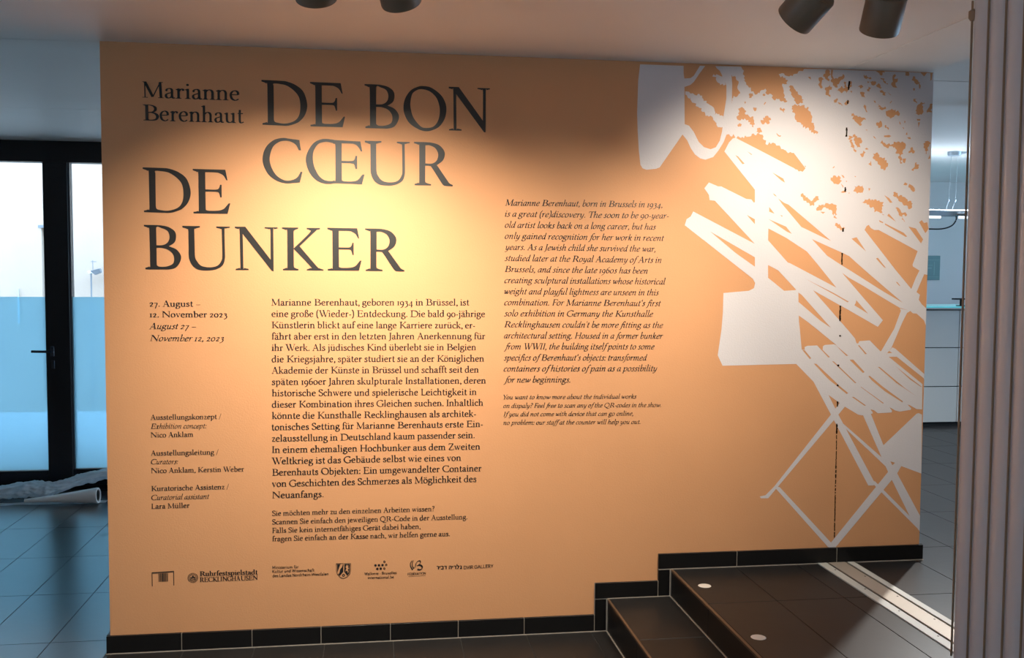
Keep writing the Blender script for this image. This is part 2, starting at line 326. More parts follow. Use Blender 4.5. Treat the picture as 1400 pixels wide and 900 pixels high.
TEXT_DATA = r"""
name|r|0.0624|-0.9074|2.2362|-0.5350|2.2348|Marianne
name|r|0.0626|-0.9063|2.1464|-0.5179|2.1457|Berenhaut
german|r|0.0272|-0.4160|1.4141|0.3932|1.4158|Marianne Berenhaut, geboren 1934 in Brüssel, ist
german|r|0.0273|-0.4162|1.3678|0.4588|1.3674|eine große (Wieder-) Entdeckung. Die bald 90-jährige
german|r|0.0273|-0.4164|1.3215|0.4170|1.3194|Künstlerin blickt auf eine lange Karriere zurück, er-
german|r|0.0273|-0.4166|1.2751|0.4608|1.2737|fährt aber erst in den letzten Jahren Anerkennung für
german|r|0.0273|-0.4169|1.2287|0.4223|1.2273|ihr Werk. Als jüdisches Kind überlebt sie in Belgien
german|r|0.0274|-0.4171|1.1822|0.4562|1.1792|die Kriegsjahre, später studiert sie an der Königlichen
german|r|0.0274|-0.4173|1.1356|0.4338|1.1326|Akademie der Künste in Brüssel und schafft seit den
german|r|0.0275|-0.4175|1.0890|0.4647|1.0862|späten 1960er Jahren skulpturale Installationen, deren
german|r|0.0275|-0.4177|1.0423|0.4252|1.0382|historische Schwere und spielerische Leichtigkeit in
german|r|0.0275|-0.4180|0.9956|0.4534|0.9919|dieser Kombination ihres Gleichen suchen. Inhaltlich
german|r|0.0276|-0.4182|0.9488|0.4222|0.9457|könnte die Kunsthalle Recklinghausen als architek-
german|r|0.0276|-0.4184|0.9019|0.4516|0.9017|tonisches Setting für Marianne Berenhauts erste Ein-
german|r|0.0276|-0.4186|0.8550|0.4173|0.8549|zelausstellung in Deutschland kaum passender sein.
german|r|0.0277|-0.4189|0.8080|0.4411|0.8055|In einem ehemaligen Hochbunker aus dem Zweiten
german|r|0.0277|-0.4191|0.7609|0.3605|0.7593|Weltkrieg ist das Gebäude selbst wie eines von
german|r|0.0278|-0.4193|0.7138|0.4471|0.7124|Berenhauts Objekten: Ein umgewandelter Container
german|r|0.0278|-0.4195|0.6666|0.4255|0.6672|von Geschichten des Schmerzes als Möglichkeit des
german|r|0.0275|-0.4198|0.6194|-0.2114|0.6189|Neuanfangs.
germannote|r|0.0213|-0.4199|0.5463|0.2482|0.5467|Sie möchten mehr zu den einzelnen Arbeiten wissen?
germannote|r|0.0214|-0.4202|0.5103|0.3878|0.5084|Scannen Sie einfach den jeweiligen QR-Code in der Ausstellung.
germannote|r|0.0213|-0.4205|0.4745|0.1898|0.4734|Falls Sie kein internetfähiges Gerät dabei haben,
germannote|r|0.0214|-0.4207|0.4396|0.3134|0.4381|fragen Sie einfach an der Kasse nach, wir helfen gerne aus.
english|i|0.0259|0.5411|1.8339|1.2217|1.8366|Marianne Berenhaut, born in Brussels in 1934,
english|i|0.0259|0.5410|1.7878|1.2506|1.7895|is a great (re)discovery. The soon to be 90-year-
english|i|0.0259|0.5408|1.7416|1.1947|1.7413|old artist looks back on a long career, but has
english|i|0.0260|0.5407|1.6954|1.2317|1.6939|only gained recognition for her work in recent
english|i|0.0260|0.5405|1.6491|1.1941|1.6472|years. As a Jewish child she survived the war,
english|i|0.0260|0.5404|1.6028|1.2211|1.5995|studied later at the Royal Academy of Arts in
english|i|0.0260|0.5403|1.5563|1.1606|1.5530|Brussels, and since the late 1960s has been
english|i|0.0261|0.5401|1.5099|1.2411|1.5072|creating sculptural installations whose historical
english|i|0.0261|0.5400|1.4633|1.2122|1.4599|weight and playful lightness are unseen in this
english|i|0.0262|0.5399|1.4168|1.2220|1.4136|combination. For Marianne Berenhaut‘s first
english|i|0.0262|0.5397|1.3701|1.1879|1.3678|solo exhibition in Germany the Kunsthalle
english|i|0.0262|0.5396|1.3234|1.2329|1.3195|Recklinghausen couldn't be more fitting as the
english|i|0.0263|0.5394|1.2766|1.2337|1.2726|architectural setting. Housed in a former bunker
english|i|0.0263|0.5393|1.2298|1.1962|1.2268|from WWII, the building itself points to some
english|i|0.0263|0.5392|1.1829|1.1644|1.1789|specifics of Berenhaut‘s objects: transformed
english|i|0.0264|0.5390|1.1360|1.2097|1.1322|containers of histories of pain as a possibility
english|i|0.0262|0.5389|1.0889|0.8266|1.0870|for new beginnings.
englishnote|i|0.0195|0.5383|1.0176|1.1192|1.0143|You want to know more about the individual works
englishnote|i|0.0196|0.5385|0.9811|1.2288|0.9760|on dispaly? Feel free to scan any of the QR-codes in the show.
englishnote|i|0.0195|0.5387|0.9449|1.1050|0.9404|If you did not come with device that can go online,
englishnote|i|0.0196|0.5389|0.9090|1.1374|0.9036|no problem: our staff at the counter will help you out.
dates|r|0.0244|-0.8921|1.4090|-0.6960|1.4092|27. August –
dates|r|0.0245|-0.8927|1.3659|-0.5910|1.3658|12. November 2023
dates|i|0.0245|-0.8951|1.3189|-0.7139|1.3186|August 27 –
dates|i|0.0245|-0.8936|1.2704|-0.6052|1.2693|November 12, 2023
concept|r|0.0209|-0.8954|0.9524|-0.6189|0.9515|Ausstellungskonzept /
concept|i|0.0209|-0.8956|0.9159|-0.6766|0.9147|Exhibition concept:
concept|r|0.0209|-0.8958|0.8802|-0.7293|0.8805|Nico Anklam
curators|r|0.0210|-0.8962|0.8066|-0.6312|0.8060|Ausstellungsleitung /
curators|i|0.0209|-0.8963|0.7714|-0.7902|0.7706|Curators:
curators|r|0.0210|-0.8965|0.7350|-0.5307|0.7338|Nico Anklam, Kerstin Weber
assistant|r|0.0211|-0.8969|0.6617|-0.5916|0.6623|Kuratorische Assistenz /
assistant|i|0.0211|-0.8971|0.6249|-0.6693|0.6245|Curatorial assistant
assistant|r|0.0210|-0.8973|0.5889|-0.7478|0.5892|Lara Müller
city|b|0.0202|-0.7118|0.3043|-0.4799|0.3031|Ruhrfestspielstadt
city|b|0.0193|-0.7121|0.2799|-0.4801|0.2800|RECKLINGHAUSEN
ministry|h|0.0120|-0.4207|0.3239|-0.3150|0.3230|Ministerium für
ministry|h|0.0120|-0.4209|0.3073|-0.2501|0.3070|Kultur und Wissenschaft
ministry|h|0.0120|-0.4210|0.2888|-0.1932|0.2887|des Landes Nordrhein-Westfalen
wallonie|h|0.0119|-0.0451|0.2830|0.0889|0.2829|Wallonie - Bruxelles
wallonie|h|0.0119|-0.0303|0.2656|0.0776|0.2652|international.be
federation|h|0.0104|0.1361|0.2752|0.2116|0.2764|FÉDÉRATION
gallery|h|0.0146|0.3729|0.2930|0.4998|0.2952|DVIR GALLERY
"""
MURAL_DATA = """
W 2229 4876 2611 4877 2612 4816 2620 4767 2629 4384 2630 4389 2611 4297 2413 4013 2381 4001 2299 3991 2264 4002 2244 4031 2228 4158 2216 4322 2209 4465 2213 4649 2215 4741 2223 4815
W 2616 4770 2674 4776 2703 4797 2756 4883 2802 4883 2751 4815 2704 4745 2675 4719 2623 4700
W 2621 4388 2668 4373 2709 4324 2757 4237 2805 4194 2863 4178 2910 4196 2944 4253 2963 4331 2973 4431 2973 4456 2996 4612 2994 4724 2957 4803 2933 4846 2906 4866 2893 4884 3122 4889 3122 4865 3038 4818 3046 4738 3046 4589 3039 4478 3013 4332 2979 4242 2934 4169 2888 4112 2818 4088 2771 4098 2724 4131 2688 4180 2652 4251 2611 4297
w 2627 4662 2663 4660 2676 4645 2696 4649 2715 4634 2741 4644 2764 4630 2781 4612 2794 4587 2820 4588 2840 4561 2867 4546 2890 4522 2900 4491 2897 4472 2933 4483 2960 4468 2970 4443 2993 4432 2995 4363 2942 4368 2912 4386 2882 4428 2875 4453 2842 4455 2813 4461 2809 4482 2773 4503 2776 4525 2756 4527 2723 4542 2713 4566 2684 4584 2677 4615 2654 4608 2644 4629 2628 4638
w 2878 4816 2894 4804 2927 4808 2966 4806 2993 4798 2987 4730 2968 4723 2935 4740 2908 4755 2898 4776
w 3122 4889 3136 4865 3149 4856 3140 4825 3157 4810 3150 4794 3138 4772 3161 4763 3171 4739 3188 4727 3215 4700 3219 4681 3272 4658 3295 4668 3298 4684 3331 4697 3357 4692 3358 4661 3398 4665 3415 4650 3419 4619 3472 4627 3482 4608 3519 4597 3549 4610 3532 4629 3511 4678 3506 4722 3496 4740 3522 4751 3542 4754 3528 4791 3508 4806 3481 4809 3474 4824 3464 4836 3493 4846 3520 4829 3540 4823 3574 4830 3600 4841 3617 4844 3640 4861 3663 4871 3683 4869 3693 4888 3833 4893 ! 4904 4895 4904 4583 4904 3608 4904 2954 4904 2657 4883 2704 4811 2763 4775 2766 4747 2789 4648 2815 4491 2900 4294 3010 4154 3083 4091 3125 4297 2906 4490 2704 4443 2645 4162 2795 4085 2834 3825 2969 4153 2626 4231 2541 4246 2495 4074 2470 3781 2691 3698 2746 3689 2949 3669 2970 3557 2963 3409 2961 3286 3053 2644 3524 2660 3577 2695 3600 2718 3643 3279 3371 2909 3738 2862 3743 2855 3787 2813 3843 2853 3894 2883 3883 2936 3862 2965 3862 3192 3759 3239 3755 3263 3727 3272 3733 3269 3840 3109 4022 2987 4162 3026 4238 3061 4276 3084 4282 3299 4183 3649 4020 3703 4003 3728 4033 ^ 3616 4165 3587 4172 3544 4184 3496 4210 3447 4241 3428 4248 3357 4235 3338 4296 3296 4323 3248 4322 3213 4295 3119 4288 3078 4292 3001 4304 2989 4332 3046 4589 3061 4639 3101 4643 3133 4679 3106 4684 3099 4733 3078 4801 3038 4818
o 3196 4656 3232 4663 3236 4644 3220 4625 3200 4625
o 3322 4657 3348 4657 3342 4645 3325 4647
o 3103 4528 3123 4538 3159 4530 3163 4493 3190 4484 3203 4469 3243 4467 3250 4433 3258 4401 3245 4373 3231 4382 3214 4419 3197 4437 3164 4449 3138 4445 3125 4429 3102 4435 3104 4491
o 3099 4391 3119 4407 3139 4398 3132 4379 3106 4375
o 3310 4422 3349 4473 3375 4477 3396 4462 3393 4418 3370 4405 3324 4403
o 3238 4545 3271 4543 3268 4521 3255 4511 3242 4526
o 3480 4546 3517 4547 3524 4509 3504 4524 3484 4530
O 3333 4573 3346 4595 3356 4592 3340 4570
O 3158 4592 3174 4590 3165 4571
o 3277 4367 3306 4374 3319 4352 3296 4323 3272 4339
o 3456 4333 3498 4312 3492 4300 3456 4322
o 3559 4730 3596 4740 3699 4624 3680 4592 3626 4594 3615 4631 3598 4643 3584 4680
o 3590 4568 3613 4584 3683 4577 3707 4559 3737 4566 3749 4528 3766 4510 3766 4501 3777 4447 3800 4403 3799 4371 3838 4345 3824 4331 3790 4348 3682 4409 3624 4452 3623 4497 3588 4541
O 3731 4820 3755 4821 3759 4799
o 3894 4887 3927 4888 3929 4839 3917 4832 3930 4808 3928 4790 3908 4800 3891 4811 3869 4830 3875 4851 3890 4856
o 3942 4891 3961 4890 3955 4840 3963 4829 3990 4821 4014 4831 4047 4839 4054 4859 4067 4826 4053 4810 4029 4797 4022 4779 4001 4765 4004 4738 3982 4740 3962 4759 3947 4786 3944 4826 3941 4848
o 3831 4820 3854 4825 3877 4806 3860 4783 3856 4760 3869 4734 3852 4724 3840 4742 3827 4759 3831 4795
o 3889 4719 3910 4739 3929 4749 3933 4763 3956 4741 3951 4718 3932 4718 3930 4700 3928 4677 3943 4655 3921 4668 3897 4690
o 4005 4713 4016 4729 4035 4739 4040 4753 4050 4749 4057 4735 4079 4740 4073 4767 4063 4781 4065 4792 4085 4790 4081 4772 4088 4750 4108 4746 4117 4782 4126 4801 4138 4792 4134 4769 4122 4746 4108 4728 4104 4714 4092 4691 4085 4709 4070 4713 4051 4694 4041 4692 4031 4705 4014 4714
o 3975 4629 3995 4639 4004 4648 4014 4637 4022 4612 4044 4604 4059 4584 4034 4595 3995 4609
o 4071 4605 4092 4628 4106 4628 4121 4627 4112 4606 4083 4589
O 3732 4821 3754 4824 3759 4806 3744 4810
o 4251 4861 4256 4846 4280 4842 4320 4828 4315 4821 4271 4821 4251 4832
o 4282 4804 4355 4806 4358 4777 4341 4767 4316 4789
o 4279 4729 4293 4757 4324 4760 4313 4739 4304 4716
o 4195 4749 4214 4765 4246 4755 4234 4746
o 4218 4709 4240 4710 4253 4687 4269 4661 4246 4667 4226 4686
O 4123 4713 4143 4715 4138 4697
O 4345 4638 4360 4636 4368 4616 4353 4622
o 4357 4895 4435 4895 4446 4884 4417 4856 4392 4875
o 4403 4835 4423 4833 4453 4807 4475 4792 4473 4781 4453 4789
o 4507 4795 4516 4827 4520 4864 4539 4874 4531 4837 4566 4815 4546 4801 4547 4778 4565 4756 4543 4756 4523 4760
o 4363 4768 4405 4774 4420 4752 4406 4742 4376 4755
o 4399 4724 4431 4725 4461 4712 4457 4685 4427 4688 4407 4710
O 4470 4719 4510 4689 4496 4693
o 4637 4895 4669 4895 4675 4874 4668 4862 4638 4863
o 4710 4861 4733 4839 4758 4826 4781 4811 4785 4773 4780 4752 4756 4753 4767 4786 4764 4799 4739 4794 4724 4807
O 4713 4757 4731 4757 4729 4737 4716 4738
o 4780 4895 4840 4895 4816 4863 4801 4874
o 4872 4895 4895 4895 4887 4835 4865 4821 4876 4853
o 4721 4666 4753 4667 4750 4625 4719 4645
O 4495 4620 4514 4641 4519 4639 4503 4618
o 4380 4610 4410 4595 4465 4576 4460 4568 4426 4570 4391 4583
o 4771 4619 4824 4638 4814 4569 4799 4526 4743 4538 4753 4590
o 4877 4622 4904 4623 4904 4555 4854 4544 4865 4588
o 4135 4525 4160 4523 4193 4503 4273 4481 4277 4467 4245 4457 4230 4439 4234 4415 4185 4446 4142 4496
O 4251 4582 4260 4600 4277 4588 4277 4559 4291 4535 4278 4535 4264 4564
o 4382 4591 4408 4580 4463 4576 4460 4567 4402 4568
o 4464 4523 4479 4553 4517 4572 4556 4564 4586 4544 4593 4517 4564 4520 4539 4501 4510 4485 4494 4500 4474 4505
o 4374 4443 4402 4446 4411 4465 4431 4438 4432 4415 4397 4399 4377 4422
o 4457 4427 4470 4427 4497 4398 4491 4386 4461 4403
O 4756 4489 4792 4490 4789 4475 4763 4474
O 4770 4460 4789 4460 4775 4412
O 4451 4335 4499 4342 4521 4333 4499 4321 4454 4323
O 4670 4325 4699 4329 4707 4311 4687 4311
O 4657 4355 4669 4373 4673 4349 4660 4346
O 4592 4464 4598 4461 4609 4437 4596 4440
O 4640 4471 4650 4468 4647 4450 4640 4453
O 4622 4414 4639 4408 4636 4396
O 4348 4329 4364 4323 4381 4300 4358 4314
O 4276 4384 4295 4381 4289 4374
o 4118 4326 4141 4324 4161 4265 4175 4223 4192 4182 4169 4200 4143 4229 4129 4276
o 4159 4333 4178 4342 4240 4296 4244 4264 4233 4228 4201 4224 4180 4277
o 4234 4171 4282 4184 4266 4160 4254 4148 4238 4157
O 4274 4214 4293 4226 4310 4212 4291 4208
o 4353 4174 4381 4184 4414 4164 4496 4097 4499 4088 4495 4065 4476 4039 4436 4041 4416 4077 4395 4109 4360 4128 4354 4132
O 4310 4084 4327 4093 4336 4114 4342 4066
o 4420 4268 4436 4295 4462 4272 4476 4255 4527 4262 4562 4281 4610 4276 4653 4274 4657 4241 4635 4211 4639 4181 4620 4174 4627 4144 4615 4120 4635 4097 4609 4114 4595 4138 4604 4174 4562 4185 4560 4239 4534 4244 4480 4228 4443 4254
O 4634 4137 4666 4140 4657 4098 4637 4105
o 4688 4188 4706 4212 4722 4243 4743 4189
o 4835 4257 4837 4299 4879 4295 4884 4253 4868 4234 4854 4180 4843 4216
O 4875 4138 4893 4181 4897 4145
o 4721 4038 4738 4056 4752 4084 4771 4108 4790 4062 4763 4048 4739 4031
o 3964 3960 4007 3977 4037 3978 4059 3955 4055 3919 4034 3898 4014 3904 3995 3904 3975 3926
O 4061 3983 4080 3979 4093 3961 4081 3956
o 4185 3889 4264 3895 4265 3831 4241 3829 4201 3839 4177 3843 4189 3862
O 4060 3832 4084 3846 4113 3842 4109 3831 4080 3826
O 4058 3910 4083 3887 4081 3869 4063 3901
o 4231 4169 4280 4186 4266 4170 4266 4151 4242 4151
O 4318 3873 4338 3869 4324 3846
O 3979 4045 3995 4059 3998 4050 3984 4038
O 4104 3933 4118 3931 4111 3920
O 4183 3976 4200 3974 4193 3965
O 4131 3829 4145 3829 4138 3820
O 3720 4060 3732 4051 3725 4039
O 4648 3907 4663 3930 4688 3917 4678 3903
o 4696 3890 4726 3904 4761 3877 4757 3849 4724 3862
o 3690 3808 3711 3819 3736 3780 3773 3763 3803 3758 3827 3793 3864 3765 3828 3742 3811 3707 3762 3735 3712 3768
o 3841 3696 3859 3719 3913 3715 3943 3734 4011 3722 4027 3688 4014 3608 3994 3664 3957 3675 3920 3698 3884 3668 3854 3674
o 4004 3562 4059 3556 4080 3518 4108 3518 4088 3486 4046 3517
o 3834 3687 3871 3691 3884 3720 3918 3720 3898 3701 3878 3672
o 3931 3721 4000 3722 4028 3684 4022 3664 4002 3626 3988 3657 3960 3683 3939 3695
O 4002 3626 4033 3604 4023 3600 3999 3610
O 3875 3659 3920 3656 3900 3640
o 3621 4033 3717 4029 3699 4014 3639 4020
O 4172 3426 4220 3439 4313 3314
O 4408 3253 4425 3260 4497 3179 4508 3167 4483 3179
O 4602 3047 4619 3044 4649 3008 4634 3014
O 4293 3504 4310 3537 4330 3550 4352 3521 4383 3505 4425 3506 4803 3322 4758 3201 4762 3185 4826 3149 4793 3084 4753 2984 4599 3151
o 4261 3743 4290 3772 4346 3764 4395 3774 4445 3752 4468 3718 4447 3677 4473 3639 4436 3654 4348 3698 4310 3727
O 4504 3633 4517 3652 4589 3579 4568 3592
O 4426 3593 4468 3574 4464 3565 4433 3577
O 4482 3565 4665 3483 4698 3451 4684 3447 4486 3552
o 4578 3702 4595 3709 4620 3693 4649 3658 4692 3642 4685 3632 4650 3641 4654 3609 4680 3571 4636 3628
O 4709 3539 4779 3523 4852 3427 4833 3391
O 4809 3579 4833 3599 4855 3573 4886 3580 4902 3522 4872 3482
o 4554 3840 4642 3801 4743 3745 4738 3710 4707 3692 4681 3727 4606 3766 4567 3800
o 4695 3894 4726 3906 4764 3867 4752 3847
O 4468 3815 4518 3787 4550 3748 4526 3747 4487 3793
O 3505 3625 3528 3619 3522 3609
O 3403 3693 3454 3634 3404 3652
O 3398 3588 3561 3524 3616 3462 3572 3479
O 3400 3506 3567 3425 3759 3309 3853 3207 4043 2992 3606 3205 3585 3211 3399 3404
O 3483 3768 3538 3731 3580 3715 3981 3404 3926 3426 3703 3523 3526 3714
O 3424 3992 3527 3940 3543 3905 3509 3923
O 3434 3812 3459 3798 3471 3781 3447 3794
O 3803 3418 4086 3302 4156 3271 4304 3149 4674 2861 4490 2958 4152 3154 4082 3193 3950 3272
O 3404 3188 3499 3141 3669 2972 3625 2963 3557 2963 3407 3076
O 3744 3073 4020 2944 4160 2870 4153 2862 4014 2936
O 4232 2883 4349 2761 4216 2837 4229 2860
O 3689 2949 3721 2927 4001 2636 3903 2698 3692 2866
O 4873 3117 4904 3110 4904 2809 4857 2848 4828 2887 4837 2933 4804 2956
O 2873 3473 3282 3254 3284 3172 3106 3290
O 3200 3621 3275 3584 3276 3541
O 3087 4133 3111 4123 3171 4062 3153 4056
O 3192 4169 3240 4142 3229 4139
W 3002 2942 3233 2962 3279 2985 3289 3030 3262 3075 3286 3053 3265 4025 3385 4028 3393 3689 3404 3188 3407 3076 3557 2963 3669 2970 3689 2949 3692 2866 3698 2746 3704 2627 3703 2692 3732 2446 3684 2318 3007 2307 2961 2398 2991 2624 3001 2774
W 3684 2318 3732 2446 3760 2442 3759 2468 3786 2478 3875 2481 3927 2435 3930 2474 3947 2485 4032 2491 4067 2477 4156 2496 4239 2502 4260 2495 4273 2518 4370 2524 4471 2429 4534 2402 4556 2376 4888 2129 4892 1897 4838 1901 4788 1915 4782 1895 4677 1880 4634 1890 4605 1907 4599 1874 4466 1868 4416 1893 4417 1867 4386 1861 4317 1851 4278 1859 4151 1932 4080 1980 3982 2047 3906 2061 3842 2172 3863 2146
W 4588 2461 4617 2448 4903 2218 4904 2169 4633 2376 4549 2376 4534 2409
O 4560 2373 4633 2376 4900 2179 4902 2116
O 4538 2409 4558 2429 4590 2409
W 4648 2809 4754 2789 4719 2769 4679 2691 4581 2461 4534 2402 4478 2422 4601 2628 4659 2789
O 3736 2443 3760 2439 3823 2367 3809 2361
O 3875 2481 3927 2442 3998 2376 3984 2373
O 4053 2480 4170 2388 4152 2386 4089 2444
O 4184 2352 4219 2352 4330 2240 4313 2233
O 4260 2479 4271 2482 4346 2403 4332 2400
O 3848 2320 3872 2318 4105 2111 4179 2054 4165 2045 4000 2171 3971 2197
O 4019 2340 4036 2337 4253 2145 4242 2141
O 4214 2018 4232 2019 4352 1940 4338 1937
O 4366 2203 4379 2207 4508 2107 4705 1972 4699 1964 4530 2064 4402 2164
O 4292 2109 4302 2107 4520 1960 4513 1955
O 4454 2286 4471 2285 4712 2098 4835 2016 4626 2146 4684 2101
O 4622 2293 4773 2180 4882 2103 4875 2101 4766 2170
O 4395 1904 4427 1897 4466 1868 4424 1870
O 4577 1921 4605 1907 4634 1887 4606 1884
O 4749 1944 4770 1938 4838 1901 4789 1905
W 3842 2172 3917 2171 3989 2047 4091 1862 4453 1242 4446 1214 4394 1215 4050 1813 4021 1863 3906 2061
W 4102 1967 4151 1932 4050 1813 3451 1124 3384 1125 3372 1142 3425 1151 3507 1230 4021 1863
W 3523 1229 3557 1220 4085 671 4025 665 3520 1210
W 4096 1819 4140 1779 4630 1373 4605 1341 4123 1771
W 4324 1856 4401 1863 4529 1578 4657 1339 4904 923 4904 783 4837 860 4589 1317
W 4612 1414 4708 1387 4667 1315 4094 658 4034 660 4025 673 4580 1333
W 4453 1255 4845 884 4882 809 4819 868 4437 1231
W 4529 1578 4840 1859 4861 1864 4890 1850 4892 1856 4904 1312 4699 1387 4612 1414
O 4599 1430 4646 1416 4621 1394
"""
# ------------------------------------------------------------------ lettering (own letter shapes)
def spline(pts, seg=6):
    out = []
    n = len(pts); closed = n > 3 and pts[0] == pts[-1]
    for i in range(n - 1):
        p1, p2 = pts[i], pts[i + 1]
        p0 = pts[i - 1] if i > 0 else (pts[-2] if closed else p1)
        p3 = pts[i + 2] if i + 2 < n else (pts[1] if closed else p2)
        for k in range(seg):
            t = k / seg
            out.append(tuple(0.5 * (2 * b + (c - a) * t + (2 * a - 5 * b + 4 * c - d) * t * t + (3 * b - a - 3 * c + d) * t ** 3) for a, b, c, d in zip(p0, p1, p2, p3)))
    out.append(pts[-1]); return out
def contour(txt, seg=6):
    P = []
    for s in txt.split():
        cn = s.endswith('*'); x, y = s.rstrip('*').split(','); P.append((float(x), float(y), cn))
    n = len(P); out = []
    for i in range(n):
        p1, p2 = P[i], P[(i + 1) % n]
        if p1[2] and p2[2]: out.append(p1[:2]); continue
        p0 = p1 if p1[2] else P[i - 1]; p3 = p2 if p2[2] else P[(i + 2) % n]
        if math.dist(p1[:2], p2[:2]) > 30 and abs(p1[0] - p2[0]) < 2.5: p0 = p1; p3 = p2
        for k in range(seg):
            t = k / seg
            out.append(tuple(0.5 * (2 * b + (c - a) * t + (2 * a - 5 * b + 4 * c - d) * t * t + (3 * b - a - 3 * c + d) * t ** 3) for a, b, c, d in zip(p0[:2], p1[:2], p2[:2], p3[:2])))
    return out
def stroke(pts, W, T, ang, fixed=None):
    L, R = [], []; n = len(pts); ca, sa = math.cos(ang), math.sin(ang); closed = n > 3 and math.dist(pts[0], pts[-1]) < 1e-6
    for i in range(n):
        a = pts[max(i - 1, 0)]; b = pts[min(i + 1, n - 1)]
        if closed and i in (0, n - 1): a, b = pts[-2], pts[1]
        dx, dy = b[0] - a[0], b[1] - a[1]; q = math.hypot(dx, dy) or 1; nx, ny = -dy / q, dx / q
        u, v = nx * ca + ny * sa, -nx * sa + ny * ca
        h = fixed / 2 if fixed else 0.5 * math.sqrt((W * u) ** 2 + (T * v) ** 2)
        L.append((pts[i][0] + nx * h, pts[i][1] + ny * h)); R.append((pts[i][0] - nx * h, pts[i][1] - ny * h))
    return L + R[::-1]
def winding(poly, px, py):
    P = np.array(poly); x0, y0 = P[:, 0], P[:, 1]; x1, y1 = np.roll(x0, -1), np.roll(y0, -1)
    wn = np.zeros(len(px), int)
    for a, b, c, d in zip(x0, y0, x1, y1):
        if b == d: continue
        cr = (c - a) * (py - b) - (px - a) * (d - b)
        wn += ((b <= py) & (d > py) & (cr > 0)).astype(int); wn -= ((b > py) & (d <= py) & (cr < 0)).astype(int)
    return wn != 0
def paint(layers):
    """layers = [(sign, polygon)...] painted in order; returns the verts and triangles that stay filled"""
    vs, es = [], []
    for s, p in layers:
        n = len(vs); vs += [Vector(q) for q in p]; es += [(n + i, n + (i + 1) % len(p)) for i in range(len(p))]
    r = geometry.delaunay_2d_cdt(vs, es, [], 0, 1e-6)
    V = np.array([tuple(v) for v in r[0]]); F = np.array([list(f) for f in r[2]])
    cx, cy = V[F].mean(1).T; on = np.zeros(len(F), bool)
    for s, p in layers: on[winding(p, cx, cy)] = s > 0
    F = F[on]; u, inv = np.unique(F, return_inverse=True)
    return V[u], inv.reshape(F.shape)

